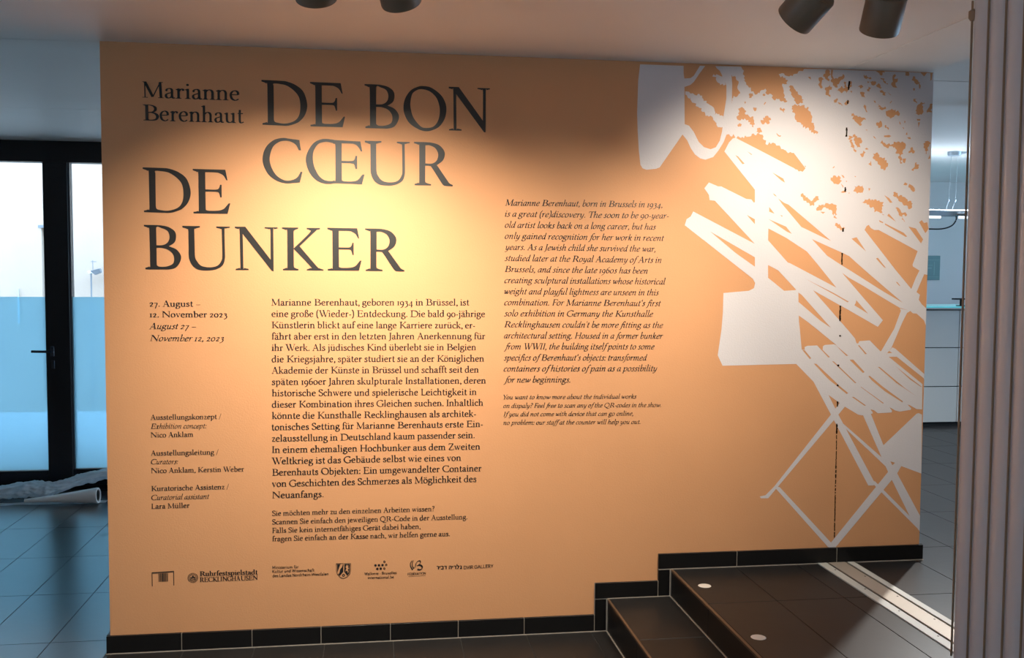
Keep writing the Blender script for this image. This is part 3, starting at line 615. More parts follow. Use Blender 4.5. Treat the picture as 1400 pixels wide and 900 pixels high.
TITLE = {
'D': (102, ['0,100.5* 0,97* 10,93 13,86 13.5,12 10,6 1.5,3.5* 1.5,0* 40,-.8 55,-1 67,1.5 83.5,9 97,25 102,48 94,76 77,91 57,98.5 41,100', '-27,93 41,92.5 57,89 73,78 83.5,64 86.5,44 83.5,23.5 73,10.5 53,4 35,5.5 28,9 27,20* 27,88*']),
'E': (78.8, ['0,100* 0,97* 9,93 11.7,86 12,12 9,5.5 .5,3.5* .5,0* 73,0* 78.8,24* 75.5,24* 72,19.5 65,11.5 55,7.5 39,6.5 29,7.5 26.5,13 26.3,49.5* 50,49.2 55,46.5 57.8,37* 60.8,37* 60.8,65.5* 57.5,65.5* 55,58 49,54.5 26.3,54.5* 26.3,93* 49,93 57,91 65,86 71,76* 73.5,75.5* 69,99.5*']),
'B': (82, ['0,100* 0,97* 9,93.5 12.4,86 13,12 10,6.5 2,3.5* 2,0* 42,0 57,.5 71,5 80,17.5 82,31.5 72,45.5 55,52.5* 67.7,61 71.7,74 69,86 57,95 41,99 25,100', '-27.3,93.5 40,93 52,87.5 57,75 53.5,62.5 43,55.5 27.5,54.5*', '-27.5,48.8* 41,48.5 57,42.5 66,30 64.5,14.5 52,7.5 37,6 29,8.5 27.5,16']),
'O': (97, ['0,52 4,72 16,90 32,99 44.5,101 62.5,98 83,83.5 94,66.5 97,48.5 93,28 81,10 64.6,1 50.5,-1.5 34,2.5 14,15.5 3,34', '-15.5,62 20,82.5 32,92 44.5,93.5 60.6,88.5 75,74 82,50 79,26 68.7,10.5 52.5,6 38.5,9.5 23,28 17,46']),
'N': (99, ['0,100* 0,96.5* 8,94.5 11,89 12,9 9.5,5 1,2.8* 1,0* 31,0* 31,3* 21.5,5 18.8,9 18,83.5* 85,-1.8* 89,-2.5* 89,89 92,95 99,97* 99,99.5* 69,99.5* 69,97* 78.5,95 82.3,89 82.3,24.5* 24.2,100*']),
'U': (106, ['0,100* 0,96.5* 10,93 13.3,87 13.3,37 15.5,21 23.3,7.5 36,0 54,-1.5 73,1 88.5,10 94,24 94.7,39.5 94,90 97,95 106,97* 106,99.5* 75.5,99.5* 75.5,96.5* 85,94 88,88 88.5,36 86.5,22 77.5,10 60.5,6 42,9 31,20.5 27,36 26.4,88 29,94 39,97* 39,100*']),
'K': (96, ['0,100* 0,97* 9,94 12.1,88 12.1,12 9.5,6 1.4,3* 1.4,0* 37.5,0* 37.5,3* 29.5,6 26.8,12 26.8,50* 65.8,9 65,5.5 57,2.7* 56.6,0* 96,0* 96,2.5* 86.5,5.5 79.5,11 40.5,56.5* 76.5,91 81,95 88.3,96.7* 88.3,99.5* 57.4,99.5* 57.4,96.5* 63.5,94.5 64,88 27,51.5* 26.8,88 29.5,94 37.5,97* 37.5,100*']),
'R': (92.5, ['0,100* 0,97* 10,93.5 12.5,87 12.5,12 9.8,6 1.4,3* 1.4,0* 40.6,0* 40.6,3* 29.5,6 26.5,12 26.5,45.5* 37.6,45 42.5,41 63,10 69,2 75,-.5 92,-1* 92.5,2* 84.5,6 79,13 54.3,47.5* 68,58 73,70.5 71,82 59,94 41.5,99 25,100*', '-27,92.5* 37.6,92.5 50.4,86.5 57.2,73.5 54.3,59 43.5,51 27,50.8*']),
'C': (89.5, ['83,97* 86.5,74* 81.5,74* 75.5,85.5 65,92.5 51,94.5 37,91.5 23,79.5 16,56 19,36 31,16 49,5.5 65,6 77.5,12.5 85.5,25.5* 89.5,25* 83.5,1* 69,-.5 51,-1.5 31,4 12.5,18 1.5,40 .5,60 8.5,80.5 25,95.5 45,101 61,99.5']),
'Œ': (132, ['123,98.5* 127,75.5* 124,75.5* 117.5,86.5 109.5,92 99.5,93.4 80.6,93.4* 80.6,53* 103,53.3 109.5,56.6 111.5,65* 115.5,65* 115.5,35* 111.5,35* 109,44 103,47.5 80.6,47.7* 80.6,12 83,6.8 89,5.6 107.5,6 117.5,10 124.5,18.4 127.7,22.5* 132,22* 126,-.5* 69,.8 55,-.9 41,-.2 24.6,6 10.5,20.5 2.5,39 .4,57.6 6.5,76 18.6,92.8 32.7,100.6 45,102.5 59,101.4 71,100.2', '-66.7,84 63,91.7 55,94.8 43,95.5 28.7,90.7 18.6,76.2 15.8,59.7 18.6,39 28.7,18.4 41,8 55,5.6 63,7 66.7,13'])}

# strokes: s = spline, l = line, L = line of given width, t = stem x y0 y1 flags (H head flag, F full foot, f right foot, S capital head), d = dot, c = short serif line
GL = {
'a': (52, 's 9,49 14,58 25,62 34,58 37,47 37,20 39,7 45,2 51,5;s 37,38 24,33 11,26 8,15 13,4 22,2 31,7 37,16;d 10.5,49,5.5'),
'b': (59, 't 13,4,105,H;s 13,46 22,58 33,62 45,55 50,40 49,20 42,6 30,1.5 19,3 13,8'),
'c': (48, 's 42,50 38,59 29,62 17,57 9,44 8,28 13,12 23,3 33,2 43,10;d 40,50,5.5'),
'd': (61, 't 46,3,105,Hf;s 46,52 38,60 28,62 16,56 8,42 8,24 13,9 23,2 32,3 40,8 46,16'),
'e': (52, 'l 11,36 43,37;s 43,37 42,52 35,60 26,62 15,56 8,42 8,26 13,11 23,3 33,2 45,10'),
'f': (33, 's 41,97 34,103 26,102 18,93 16,78 16,60 16,0;l 5,61 33,61;F 16;d 40,96,5.5'),
'g': (54, 's 25,62 14,58 9,45 13,31 24,26 36,30 41,44 36,57 25,62;s 37,57 44,62 53,61;s 14,29 8,21 11,13 22,10 38,8 48,0 46,-18 33,-29 18,-30 6,-23 6,-11 16,0'),
'h': (62, 't 13,0,105,HF;s 13,46 22,58 33,62 43,57 47,45 47,25 47,0;F 47'),
'i': (30, 't 15,0,64,HF;d 14,88,7'), 'ı': (30, 't 15,0,64,HF'),
'j': (29, 't 16,10,64,H;s 16,20 16,0 14,-16 8,-27 0,-31;d 15,88,7'),
'k': (59, 't 13,0,105,HF;L 5 19,32 44,60;c 34,62 54,62;L 12 26,37 50,3;c 40,2 61,2'),
'l': (30, 't 15,0,105,HF'),
'm': (93, 't 13,0,64,HF;s 13,46 21,58 31,62 41,57 45,45 45,25 45,0;F 45;s 45,46 53,58 63,62 73,57 77,45 77,25 77,0;F 77'),
'n': (62, 't 13,0,64,HF;s 13,46 22,58 33,62 43,57 47,45 47,25 47,0;F 47'),
'o': (57, 's 28,62 14,56 8,41 8,24 14,8 28,2 42,8 49,24 49,41 42,56 28,62'),
'p': (60, 't 13,-32,64,HF;s 13,46 22,58 33,62 45,55 50,40 49,20 42,6 30,1.5 19,4 13,12'),
'q': (60, 't 46,-32,62,F;s 46,52 38,60 28,62 16,56 8,42 8,24 13,9 23,2 32,3 40,8 46,16'),
'r': (41, 't 14,0,64,HF;s 14,44 21,55 29,61 37,59;d 36,56,6.5'),
's': (43, 's 34,50 30,59 21,62 12,58 10,48 15,39 27,32 34,23 34,11 26,3 17,2 9,6 6,14;c 35,47 34,60;c 6,18 7,3'),
't': (36, 's 17,84 16,60 16,20 18,7 25,2 36,8;l 5,61 33,61'),
'u': (62, 't 13,20,64,H;s 13,30 14,14 18,6 28,2 38,6 47,17;t 47,0,64,Hf'),
'v': (53, 'L 11.5 11,60 28,3;L 5 44,60 29,3;c 2,62 22,62;c 34,62 53,62'),
'w': (80, 'L 11.5 11,60 27,3;L 5 41,60 28,3;L 11.5 39,60 55,3;L 5 70,60 56,3;c 2,62 22,62;c 32,62 49,62;c 60,62 79,62'),
'x': (55, 'L 12 11,60 44,2;L 5 43,60 11,2;c 3,62 22,62;c 34,62 52,62;c 2,2 20,2;c 33,2 54,2'),
'y': (53, 'L 11.5 11,60 28,5;s 45,60 29,4 20,-20 13,-29 4,-28;c 2,62 22,62;c 35,62 53,62;d 6,-27,5.5'),
'z': (47, 'l 8,61 40,61;L 11 38,59 10,4;l 8,3 42,3;c 8,61 7,47;c 42,3 44,17'),
'ß': (57, 's 13,0 13,75 17,96 28,103 38,97 40,85 35,74 29,66 33,56 45,43 50,25 44,7 33,1 24,5;F 13'),
'A': (86, 'L 5.5 13,2 41,100;L 13.5 41,99 70,2;l 23,36 60,36;c 2,1.5 25,1.5;c 56,1.5 86,1.5'),
'F': (68, 't 20,0,100,SF;l 20,97 62,97;l 20,50 50,50;c 63,98.5 66,76;c 50,62 50,38'),
'G': (92, 's 78,80 66,93 50,98 28,90 12,72 7,50 12,26 28,8 50,1 66,4 79,12;t 79,6,42,S;c 78,76 79,99;c 64,42 92,42'),
'H': (95, 't 19,0,100,SF;t 76,0,100,SF;l 19,52 76,52'),
'I': (38, 't 19,0,100,SF'), 'J': (36, 't 20,10,100,S;s 20,30 20,8 16,-10 6,-21 -2,-23'),
'L': (69, 't 20,0,100,SF;l 20,3 62,3;c 64,1.5 68,25'),
'M': (110, 'L 5.5 18,2 17,98;L 13.5 18,99 55,6;L 5.5 55,6 91,98;L 13 90,98 94,2;c 6,98.5 22,98.5;c 86,98.5 104,98.5;c 5,1.5 31,1.5;c 80,1.5 107,1.5'),
'Q': (97, 's 48,98 26,90 12,72 8,50 12,26 26,8 48,2 70,8 84,26 88,50 84,72 70,90 48,98;s 44,4 60,-16 82,-26 104,-20'),
'S': (60, 's 50,78 44,92 31,98 17,94 10,80 14,66 30,53 46,42 53,27 48,9 34,1 20,3 10,14;c 50,74 52,98;c 8,24 7,1'),
'T': (82, 't 41,0,97,F;l 7,97 75,97;c 7,98.5 4,77;c 75,98.5 78,77'),
'V': (90, 'L 13.5 15,98 46,1;L 5.5 75,98 47,1;c 2,98.5 30,98.5;c 62,98.5 88,98.5'),
'W': (126, 'L 13.5 15,98 43,1;L 5.5 67,98 44,1;L 13.5 56,98 84,1;L 5.5 110,98 85,1;c 2,98.5 30,98.5;c 45,98.5 66,98.5;c 98,98.5 124,98.5'),
'X': (84, 'L 13 14,98 68,2;L 5.5 68,98 14,2;c 3,98.5 28,98.5;c 56,98.5 80,98.5;c 2,1.5 27,1.5;c 55,1.5 82,1.5'),
'Y': (82, 'L 13 13,98 42,46;L 5.5 70,98 43,46;t 42,0,52,F;c 2,98.5 27,98.5;c 56,98.5 80,98.5'),
'Z': (74, 'l 10,97 64,97;L 12.5 62,95 11,4;l 9,3 66,3;c 10,98.5 7,78;c 66,1.5 70,24'),
'0': (55, 's 27,62 13,56 8,41 8,24 13,8 27,2 41,8 47,24 47,41 41,56 27,62'),
'1': (33, 't 16,0,63,SF'), '2': (49, 's 9,47 14,58 25,63 35,57 37,46 27,26 8,5;L 8 8,4 44,4'),
'3': (48, 's 8,53 17,62 28,62 35,53 32,41 20,33;s 20,33 34,28 40,14 37,-6 25,-22 6,-29'),
'4': (56, 't 38,-30,62,;L 5 38,60 6,2;L 7 4,2 52,2'),
'5': (48, 's 12,62 11,30 28,30 39,18 38,-6 26,-22 8,-29;L 8 12,60 40,60'),
'6': (52, 's 44,98 24,86 11,62 8,32 14,10 27,2 40,10 45,26 41,46 28,54 17,50 9,40'),
'7': (47, 'L 8 6,58 42,58;L 11 41,58 18,-30'),
'8': (52, 's 26,98 13,90 13,72 26,56 40,42 44,22 38,6 26,2 13,6 8,22 12,42 26,56 38,72 38,90 26,98'),
'9': (52, 's 8,-34 28,-22 41,2 44,32 38,54 25,62 12,54 7,38 11,18 24,10 35,14 43,24'),
'.': (24, 'd 12,6,7.5'), ',': (24, 'd 12,6,7;s 16,7 15,-6 7,-15'), '-': (36, 'L 9.5 5,30 30,30'), '–': (58, 'L 6 4,30 54,30'),
'(': (33, 's 28,108 14,82 10,42 14,2 28,-24'), ')': (33, 's 5,108 19,82 23,42 19,2 5,-24'), '/': (36, 'L 6 2,-12 34,104'),
':': (24, 'd 12,6,7.5;d 12,54,7.5'), '?': (44, 's 7,84 15,98 28,99 36,86 32,68 21,54 20,34;d 20,6,7.5'),
"'": (20, 'L 7 10,104 10,78'), '‘': (22, 'd 11,80,6.5;s 7,82 9,96 16,104'), ' ': (27, '')}
# unserifed capitals for the small grotesque lines
GS = {'B': (66, 'l 12,0 12,100;s 12,95 40,95 52,86 50,64 38,54 12,54;s 12,54 42,53 57,42 56,16 42,5 12,5'), 'C': (72, 's 66,76 56,92 38,96 16,84 8,50 16,16 38,4 56,8 66,24'),
'D': (72, 'l 12,0 12,100;s 12,95 40,94 60,78 64,50 60,22 40,6 12,5'), 'E': (62, 'l 12,0 12,100;l 12,94 56,94;l 12,52 52,52;l 12,6 56,6'), 'F': (58, 'l 12,0 12,100;l 12,94 54,94;l 12,50 48,50'),
'I': (26, 'l 13,0 13,100'), 'K': (70, 'l 12,0 12,100;l 14,44 60,98;l 28,56 62,0'), 'L': (58, 'l 12,0 12,100;l 12,6 54,6'), 'M': (88, 'l 12,0 12,100;l 14,98 44,20;l 44,20 74,98;l 76,100 76,0'),
'N': (76, 'l 12,0 12,100;l 13,96 63,4;l 64,0 64,100'), 'O': (80, 's 40,96 16,84 8,50 16,16 40,4 64,16 72,50 64,84 40,96'), 'R': (68, 'l 12,0 12,100;s 12,95 44,94 54,74 44,52 12,50;l 34,50 60,0'),
'G': (80, 's 68,76 58,92 40,96 16,84 8,50 16,16 40,4 58,8 70,22;l 70,20 70,48;l 44,48 72,48'), 'A': (76, 'l 8,0 38,98;l 38,98 68,0;l 20,34 56,34'), 'V': (72, 'l 8,98 36,4;l 36,4 64,98'),
'W': (104, 'l 8,98 30,4;l 30,4 52,92;l 52,92 74,4;l 74,4 96,98'), 'T': (66, 'l 33,0 33,94;l 4,94 62,94'), 'Y': (70, 'l 6,98 35,46;l 64,98 35,46;l 35,48 35,0'), 'É': None}
ACC = {'ä': 'a', 'ö': 'o', 'ü': 'u', 'Ö': 'O', 'É': 'E'}
ITAL = {'a': (53, 's 42,60 31,62 18,54 9,38 8,16 15,3 25,6 35,20 42,44;s 44,62 41,34 41,10 46,2 55,9'),
'e': (47, 's 10,30 28,34 40,44 41,56 33,62 20,56 10,40 8,20 13,6 24,2 34,6 43,15'),
'f': (31, 's 50,96 42,104 33,100 26,84 20,40 14,-4 6,-26 -8,-30;l 8,61 38,61'),
'h': (58, 's 14,105 12,50 11,0;s 11,30 22,52 35,62 44,57 44,40 42,14 46,2 55,9;c 4,103 15,105'),
'n': (58, 's 3,50 10,61 14,52 12,0;s 12,28 23,52 36,62 44,57 44,40 42,14 46,2 55,9'),
'm': (86, 's 3,50 10,61 14,52 12,0;s 12,28 22,52 33,62 41,57 41,40 40,0;s 41,28 51,52 63,62 71,57 71,40 69,14 73,2 82,9'),
'u': (57, 's 3,51 10,61 14,52 12,20 16,4 24,3 35,14 43,40;s 44,62 42,34 41,10 46,2 55,9'),
'i': (28, 's 3,50 10,61 15,52 13,16 17,2 27,9;d 15,88,7'), 'l': (27, 's 5,103 14,105 13,50 13,14 17,2 26,9'),
'r': (40, 's 3,50 10,61 14,52 12,0;s 12,30 20,50 30,61 40,58'), 't': (33, 's 17,84 14,40 14,12 18,2 30,9;l 4,61 32,61'),
'd': (55, 's 42,58 30,62 18,54 9,38 8,16 15,3 25,6 35,20 42,44;s 45,105 42,40 41,10 46,2 55,9'),
'v': (49, 's 3,50 10,61 15,50 18,4;s 18,4 34,22 44,42 42,61'), 'w': (72, 's 3,50 10,61 15,50 18,4;s 18,4 34,26 42,60;s 42,60 42,30 44,4;s 44,4 60,22 69,42 66,61'),
'y': (52, 's 3,51 10,61 14,52 13,20 17,5 26,5 36,20 43,40;s 45,62 41,20 34,-12 20,-28 4,-28'),
'p': (56, 's 4,52 12,62 14,40 10,-30;s 13,36 24,54 36,62 47,54 48,36 42,14 30,2 18,4 13,14;c 2,-31 20,-31'),
'k': (52, 's 14,105 12,50 11,0;s 12,32 26,54 38,62 42,52 34,38 18,32;s 24,34 34,12 40,2 52,9'),
'g': None, 'b': (52, 's 5,103 14,105 12,50 12,14 20,2 34,5 46,22 47,46 38,60 24,54 13,34'),
'x': (50, 's 4,52 14,61 22,48 28,18 36,3 48,10;s 46,56 38,61 28,40 18,6 6,3'), 'o': (52, 's 28,62 14,54 8,38 8,20 14,6 25,2 38,10 45,26 45,44 39,58 28,62'),
'c': (43, 's 39,54 30,62 18,55 9,38 8,18 14,5 24,2 38,12;d 38,52,5'), 's': (38, 's 34,52 28,61 18,61 13,52 18,40 28,28 30,14 22,3 12,2 4,10'),
'j': (26, 's 5,52 12,62 15,40 10,-6 2,-26 -10,-30;d 15,88,7'), 'q': None, 'z': None}

CACHE = {}
def glyph(ch, style):
    key = (ch, style)
    if key in CACHE: return CACHE[key]
    base = ACC.get(ch, ch); ital = style == 'i'; sans = style == 'h'; bold = style == 'b'
    W, T, ang = (17.5, 8, .1) if bold else ((13.5, 12.5, 0) if sans else ((11.5, 7.0, .55) if ital else ((13.6, 8.0, .22) if style == 's' else (12.2, 5.6, .22))))
    lay_ = []
    if sans and GS.get(base): adv, txt = GS[base]
    elif ital and ITAL.get(base): adv, txt = ITAL[base]
    elif base in TITLE and not sans:
        adv, cs = TITLE[base]; adv += 6; txt = ''
        for k in (0, 1) if bold else (0,):
            for c_ in cs: lay_.append((-1 if c_[0] == '-' else 1, [(x + 4 + 4.5 * k, y) for x, y in contour(c_.lstrip('-'), 4)]))
        if bold:
            pos = [l for l in lay_ if l[0] > 0]; neg = [[(x, y) for x, y in l[1]] for l in lay_ if l[0] < 0]
            lay_ = pos + [(-1, [(max(x, min(q[0] for q in p) + 4.5), y) for x, y in p]) for p in neg[:len(neg) // 2]]
    else: adv, txt = GL.get(base, GL['o'])
    sf = 0 if sans else 8.5
    def stem_serif(x, y, up):
        s = -1 if up else 1
        lay_.append((1, [(x - W / 2 - sf, y), (x + W / 2 + sf, y), (x + W / 2 + sf, y + 2.6 * s), (x + W / 2 + 2, y + 4.8 * s), (x + W / 2, y + 9 * s), (x - W / 2, y + 9 * s), (x - W / 2 - 2, y + 4.8 * s), (x - W / 2 - sf, y + 2.6 * s)]))
    for op in txt.split(';'):
        if not op: continue
        k = op[0]; a = op[2:].split()
        if k == 's': lay_.append((1, stroke(spline([tuple(map(float, q.split(','))) for q in a], 4), W, T, ang)))
        elif k == 'l': lay_.append((1, stroke([tuple(map(float, q.split(','))) for q in a], W, T, ang if sans else 0)))
        elif k == 'L':
            f = float(a[0]); f = 12.5 if sans else (f * 1.4 if bold else f)
            lay_.append((1, stroke([tuple(map(float, q.split(','))) for q in a[1:]], W, T, ang, f)))
        elif k == 'c':
            if not sans: lay_.append((1, stroke([tuple(map(float, q.split(','))) for q in a], W, T, ang, 6 if bold or style == 's' or ital else 3.6)))
        elif k == 'd':
            x, y, r = map(float, a[0].split(','))
            if sans and r < 7: continue
            lay_.append((1, [(x + r * math.cos(q * math.pi / 6), y + r * math.sin(q * math.pi / 6)) for q in range(12)]))
        elif k == 'F':
            if not sans and not ital: stem_serif(float(a[0]), 0, False)
        elif k == 't':
            x, y0, y1, fl_ = a[0].split(','); x, y0, y1 = float(x), float(y0), float(y1)
            lay_.append((1, [(x - W / 2, y0), (x + W / 2, y0), (x + W / 2, y1), (x - W / 2, y1)]))
            if sans: continue
            if 'H' in fl_ and not ital: lay_.append((1, [(x + W / 2, y1), (x + W / 2, y1 - 6), (x - W / 2, y1 - 12), (x - W / 2 - 8, y1 - 7.5), (x - W / 2 - 8, y1 - 5), (x - W / 2, y1 - 3.2)]))
            if 'S' in fl_: stem_serif(x, y1, True)
            if 'F' in fl_: stem_serif(x, y0, False)
            if 'f' in fl_: lay_.append((1, [(x, y0), (x + W / 2 + 8, y0), (x + W / 2 + 8, y0 + 2.6), (x + W / 2, y0 + 7), (x, y0 + 7)]))
    if ch in 'äöü':
        for q in (-11, 11): x = adv * .46 + q; lay_.append((1, [(x + 6.5 * math.cos(t * math.pi / 5), 86 + 6.5 * math.sin(t * math.pi / 5)) for t in range(10)]))
    if ch == 'É': lay_.append((1, stroke([(28, 108), (42, 124)], W, T, ang)))
    if ital:
        lay_ = [(s, [((x * .93) + y * .20, y) for x, y in p]) for s, p in lay_]; adv *= .93
    res = (adv, None, None) if not lay_ else (adv, *paint(lay_))
    CACHE[key] = res; return res

YT = -0.0012     # the lettering film lies just proud of the paint
def text_line(style, cap, x0, z0, x1, z1, text, parent, name='text_line'):
    s = cap / 100; pos = 0; G_ = []
    if style == 'r' and cap < 0.04: style = 's'
    for ch in text:
        adv, V, F = glyph(ch, style)
        if V is not None: G_.append((pos, V, F))
        pos += adv + (2.5 if ch.islower() or ch.isdigit() else 0) - {'W': 11, 'V': 11, 'Y': 11, 'T': 8, 'F': 6, 'K': 10, 'R': 6, 'D': 2}.get(ch, 0) * (style != 'h')
    lo = G_[0][0] + G_[0][1][:, 0].min(); hi = G_[-1][0] + G_[-1][1][:, 0].max()
    sx = (x1 - x0) / (hi - lo); vs, fs = [], []; n = 0
    for p, V, F in G_:
        X = x0 + (p + V[:, 0] - lo) * sx; Z = z0 + (z1 - z0) * (X - x0) / (x1 - x0) + V[:, 1] * s
        vs.append(np.stack([X, np.full(len(X), YT), Z], 1)); fs.append(F + n); n += len(V)
    me = bpy.data.meshes.new(name); V = np.concatenate(vs); F = np.concatenate(fs)
    me.from_pydata(V.tolist(), [], F.tolist()); me.materials.append(M['vinyl'])
    o = bpy.data.objects.new(name, me); C.objects.link(o); o.parent = parent; return o
def flat(layers, name, m, parent, y):
    V, F = paint(layers); me = bpy.data.meshes.new(name)
    me.from_pydata([(a, y, b) for a, b in V.tolist()], [], F.tolist()); me.materials.append(m)
    o = bpy.data.objects.new(name, me); C.objects.link(o)
    if parent: o.parent = parent
    return o

ti = thing('title_lettering', 'very large black serif title letters in four rows on the orange wall', 'lettering')
for g, x0, x1, zb, zt, row in [
('D',-0.4482,-0.2685,2.1421,2.3194,0),
('E',-0.2569,-0.1175,2.1408,2.3185,0),
('B',-0.0392,0.0995,2.1399,2.3172,0),
('O',0.1186,0.2947,2.1361,2.3151,0),
('N',0.3041,0.4752,2.1393,2.3176,0),
('C',-0.4461,-0.2891,1.9120,2.0897,1),
('Œ',-0.2757,-0.0403,1.9120,2.0875,1),
('U',-0.0383,0.1440,1.9106,2.0885,1),
('R',0.1617,0.3222,1.9116,2.0890,1),
('D',-0.9106,-0.7278,1.7852,1.9611,2),
('E',-0.7188,-0.5746,1.7828,1.9599,2),
('B',-0.9093,-0.7686,1.5577,1.7345,3),
('U',-0.7615,-0.5775,1.5572,1.7326,3),
('N',-0.5577,-0.3893,1.5574,1.7320,3),
('K',-0.3719,-0.2071,1.5574,1.7314,3),
('E',-0.1909,-0.0532,1.5577,1.7322,3),
('R',-0.0386,0.1229,1.5569,1.7312,3)]:
    adv, cs = TITLE[g]; sx = (x1 - x0) / adv; sz = (zt - zb) / 100
    flat([(-1 if q[0] == '-' else 1, [(x0 + x * sx, zb + y * sz) for x, y in contour(q.lstrip('-'), 8)]) for q in cs], 'letter', M['vinyl'], ti, YT)

BL = {'name': ('name_lettering', 'medium black serif artist name on two lines at the wall top left', 'lettering'),
 'german': ('german_text_panel', 'long upright black serif paragraph of eighteen lines under the title', 'wall text'),
 'germannote': ('german_note_text', 'small four-line upright note below the long upright paragraph', 'wall text'),
 'english': ('english_text_panel', 'long italic black serif paragraph in the middle of the orange wall', 'wall text'),
 'englishnote': ('english_note_text', 'small four-line italic note below the italic paragraph', 'wall text'),
 'dates': ('date_lettering', 'four lines of exhibition dates at the left, two upright and two italic', 'wall text'),
 'concept': ('credit_text', 'topmost of three small three-line credits at the wall left', 'wall text'),
 'curators': ('credit_text', 'middle one of three small three-line credits at the wall left', 'wall text'),
 'assistant': ('credit_text', 'lowest of three small three-line credits at the wall left', 'wall text'),
 'city': ('city_logo', 'round seal beside bold two-line town name in the logo row', 'logo'),
 'ministry': ('ministry_logo', 'three tiny sans serif lines beside a heraldic shield in the logo row', 'logo'),
 'wallonie': ('dotted_logo', 'cluster of black dots above two tiny centred lines', 'logo'),
 'federation': ('federation_logo', 'brush-like curved black monogram above one tiny word', 'logo'),
 'gallery': ('gallery_logo', 'black gallery name in two scripts, rightmost in the logo row', 'logo')}
TB = {}
for ln in TEXT_DATA.strip().split('\n'):
    b, s, h, x0, z0, x1, z1, t = ln.split('|')
    if b not in TB: TB[b] = thing(BL[b][0], BL[b][1], BL[b][2])
    text_line(s, float(h), float(x0), float(z0), float(x1), float(z1), t, TB[b])
def ring(x, z, r, n=28, k=1.0): return [(x + r * math.cos(2 * math.pi * i / n), z + k * r * math.sin(2 * math.pi * i / n)) for i in range(n)]
def bar(x0, z0, x1, z1, w_): return stroke([(x0, z0), (x1, z1)], 1, 1, 0, w_)
kl = thing('museum_logo', 'open black bracket frame with upright bars, leftmost in the logo row', 'logo')
flat([(1, bar(-.8983, .2697, -.8983, .3260, .0028)), (1, bar(-.8137, .2697, -.8137, .3285, .0028)), (1, bar(-.8995, .3250, -.8125, .3280, .0045))], 'bracket', M['vinyl'], kl, YT)
xx = -.8730
for wd, gp in ((2.2, 2), (1.2, 1.6), (2.8, 1.4), (1.4, 1.2), (4.6, 1.2), (3.0, 1.2), (1.4, 1.4), (2.6, 1.8), (1.4, 1.6), (2.2, 1)):
    flat([(1, [(xx, .2875), (xx + wd * .001, .2875), (xx + wd * .001, .3222), (xx, .3222)])], 'bar', M['vinyl'], kl, YT); xx += (wd + gp) * .001
sx_, sz_ = -.7385, .2985
sl = [(1, ring(sx_, sz_, .0205)), (-1, ring(sx_, sz_, .0192)), (1, ring(sx_, sz_, .0140)), (-1, ring(sx_, sz_, .0128))]
for i in range(26):
    a = i * 2 * math.pi / 26; sl.append((1, bar(sx_ + .0150 * math.cos(a), sz_ + .0150 * math.sin(a), sx_ + .0182 * math.cos(a), sz_ + .0182 * math.sin(a), .0016)))
sl += [(1, bar(sx_ - .008, sz_ - .009, sx_ - .008, sz_ + .004, .003)), (1, bar(sx_ + .008, sz_ - .009, sx_ + .008, sz_ + .004, .003)), (1, bar(sx_ - .009, sz_ - .001, sx_ + .009, sz_ + .002, .0045)), (1, ring(sx_, sz_ + .006, .004, 10)), (1, bar(sx_ - .006, sz_ - .009, sx_ + .006, sz_ - .006, .0025))]
flat(sl, 'seal', M['vinyl'], TB['city'], YT)
# heraldic shield: wavy river, horse, rose
hx, hz = -.1312, .3050
sh = [(-.0300, .0330), (.0310, .0310), (.0305, 0), (.0270, -.0150), (.0150, -.0280), (.0000, -.0340), (-.0140, -.0280), (-.0260, -.0150), (-.0295, 0)]
P_ = lambda L_: [(hx + a, hz + b) for a, b in L_]
cen = lambda k: P_([(a * k, b * k - .0005) for a, b in sh])
flat([(1, cen(1)), (-1, cen(.93)), (1, cen(.86)),
 (-1, P_([(-.012, .030), (-.001, .030), (-.006, .016), (-.014, .006), (-.016, -.006), (-.020, -.014), (-.024, -.008), (-.022, .004), (-.018, .014)])),
 (-1, P_([(.000, .031), (.004, .031), (.003, -.004), (.016, -.022), (.000, -.030), (-.016, -.022), (-.001, -.004)])),
 (-1, P_([(.010, .020), (.014, .026), (.018, .022), (.022, .024), (.020, .014), (.024, .008), (.018, .006), (.022, -.004), (.018, -.012), (.016, -.002), (.011, .000), (.008, -.006), (.009, .004), (.013, .010), (.009, .012)])),
 (1, ring(hx, hz - .0195, .0062, 12)), (-1, ring(hx, hz - .0195, .0028, 8))], 'shield', M['vinyl'], TB['ministry'], YT)
for i, (x, z, r, hol) in enumerate([(.0383, .3373, .0046, 1), (.0013, .3230, .0052, 0), (.0158, .3232, .0052, 0), (.0305, .3234, .0052, 0), (.0460, .3236, .0046, 1), (.0090, .3082, .0052, 0), (.0232, .3083, .0052, 0), (.0380, .3083, .0046, 1)]):
    flat([(1, ring(x, z, r, 18))] + ([(-1, ring(x, z, r * .5, 12))] if hol else []), 'dot', M['vinyl'], TB['wallonie'], YT)
def px3(*p): return [(.1363 + (x - 633) * .000553, .272 + (258 - y) * .000572) for x, y in p]
def br(p, w_, t_): return stroke(spline(px3(*p), 6), w_, t_, .9)
flat([(1, br([(668, 142), (655, 158), (652, 178), (660, 198), (671, 213)], .0052, .0022)), (1, br([(678, 142), (672, 150), (666, 168), (670, 190), (680, 200), (690, 185), (698, 160), (712, 148), (726, 147), (728, 162), (714, 178), (700, 184)], .0050, .0020)),
      (1, br([(712, 178), (730, 180), (742, 192), (738, 208), (722, 214), (706, 208)], .0075, .0030))], 'monogram', M['vinyl'], TB['federation'], YT)
flat([(1, bar(.139, .2700, .211, .2712, .0012))], 'underline', M['vinyl'], TB['federation'], YT)
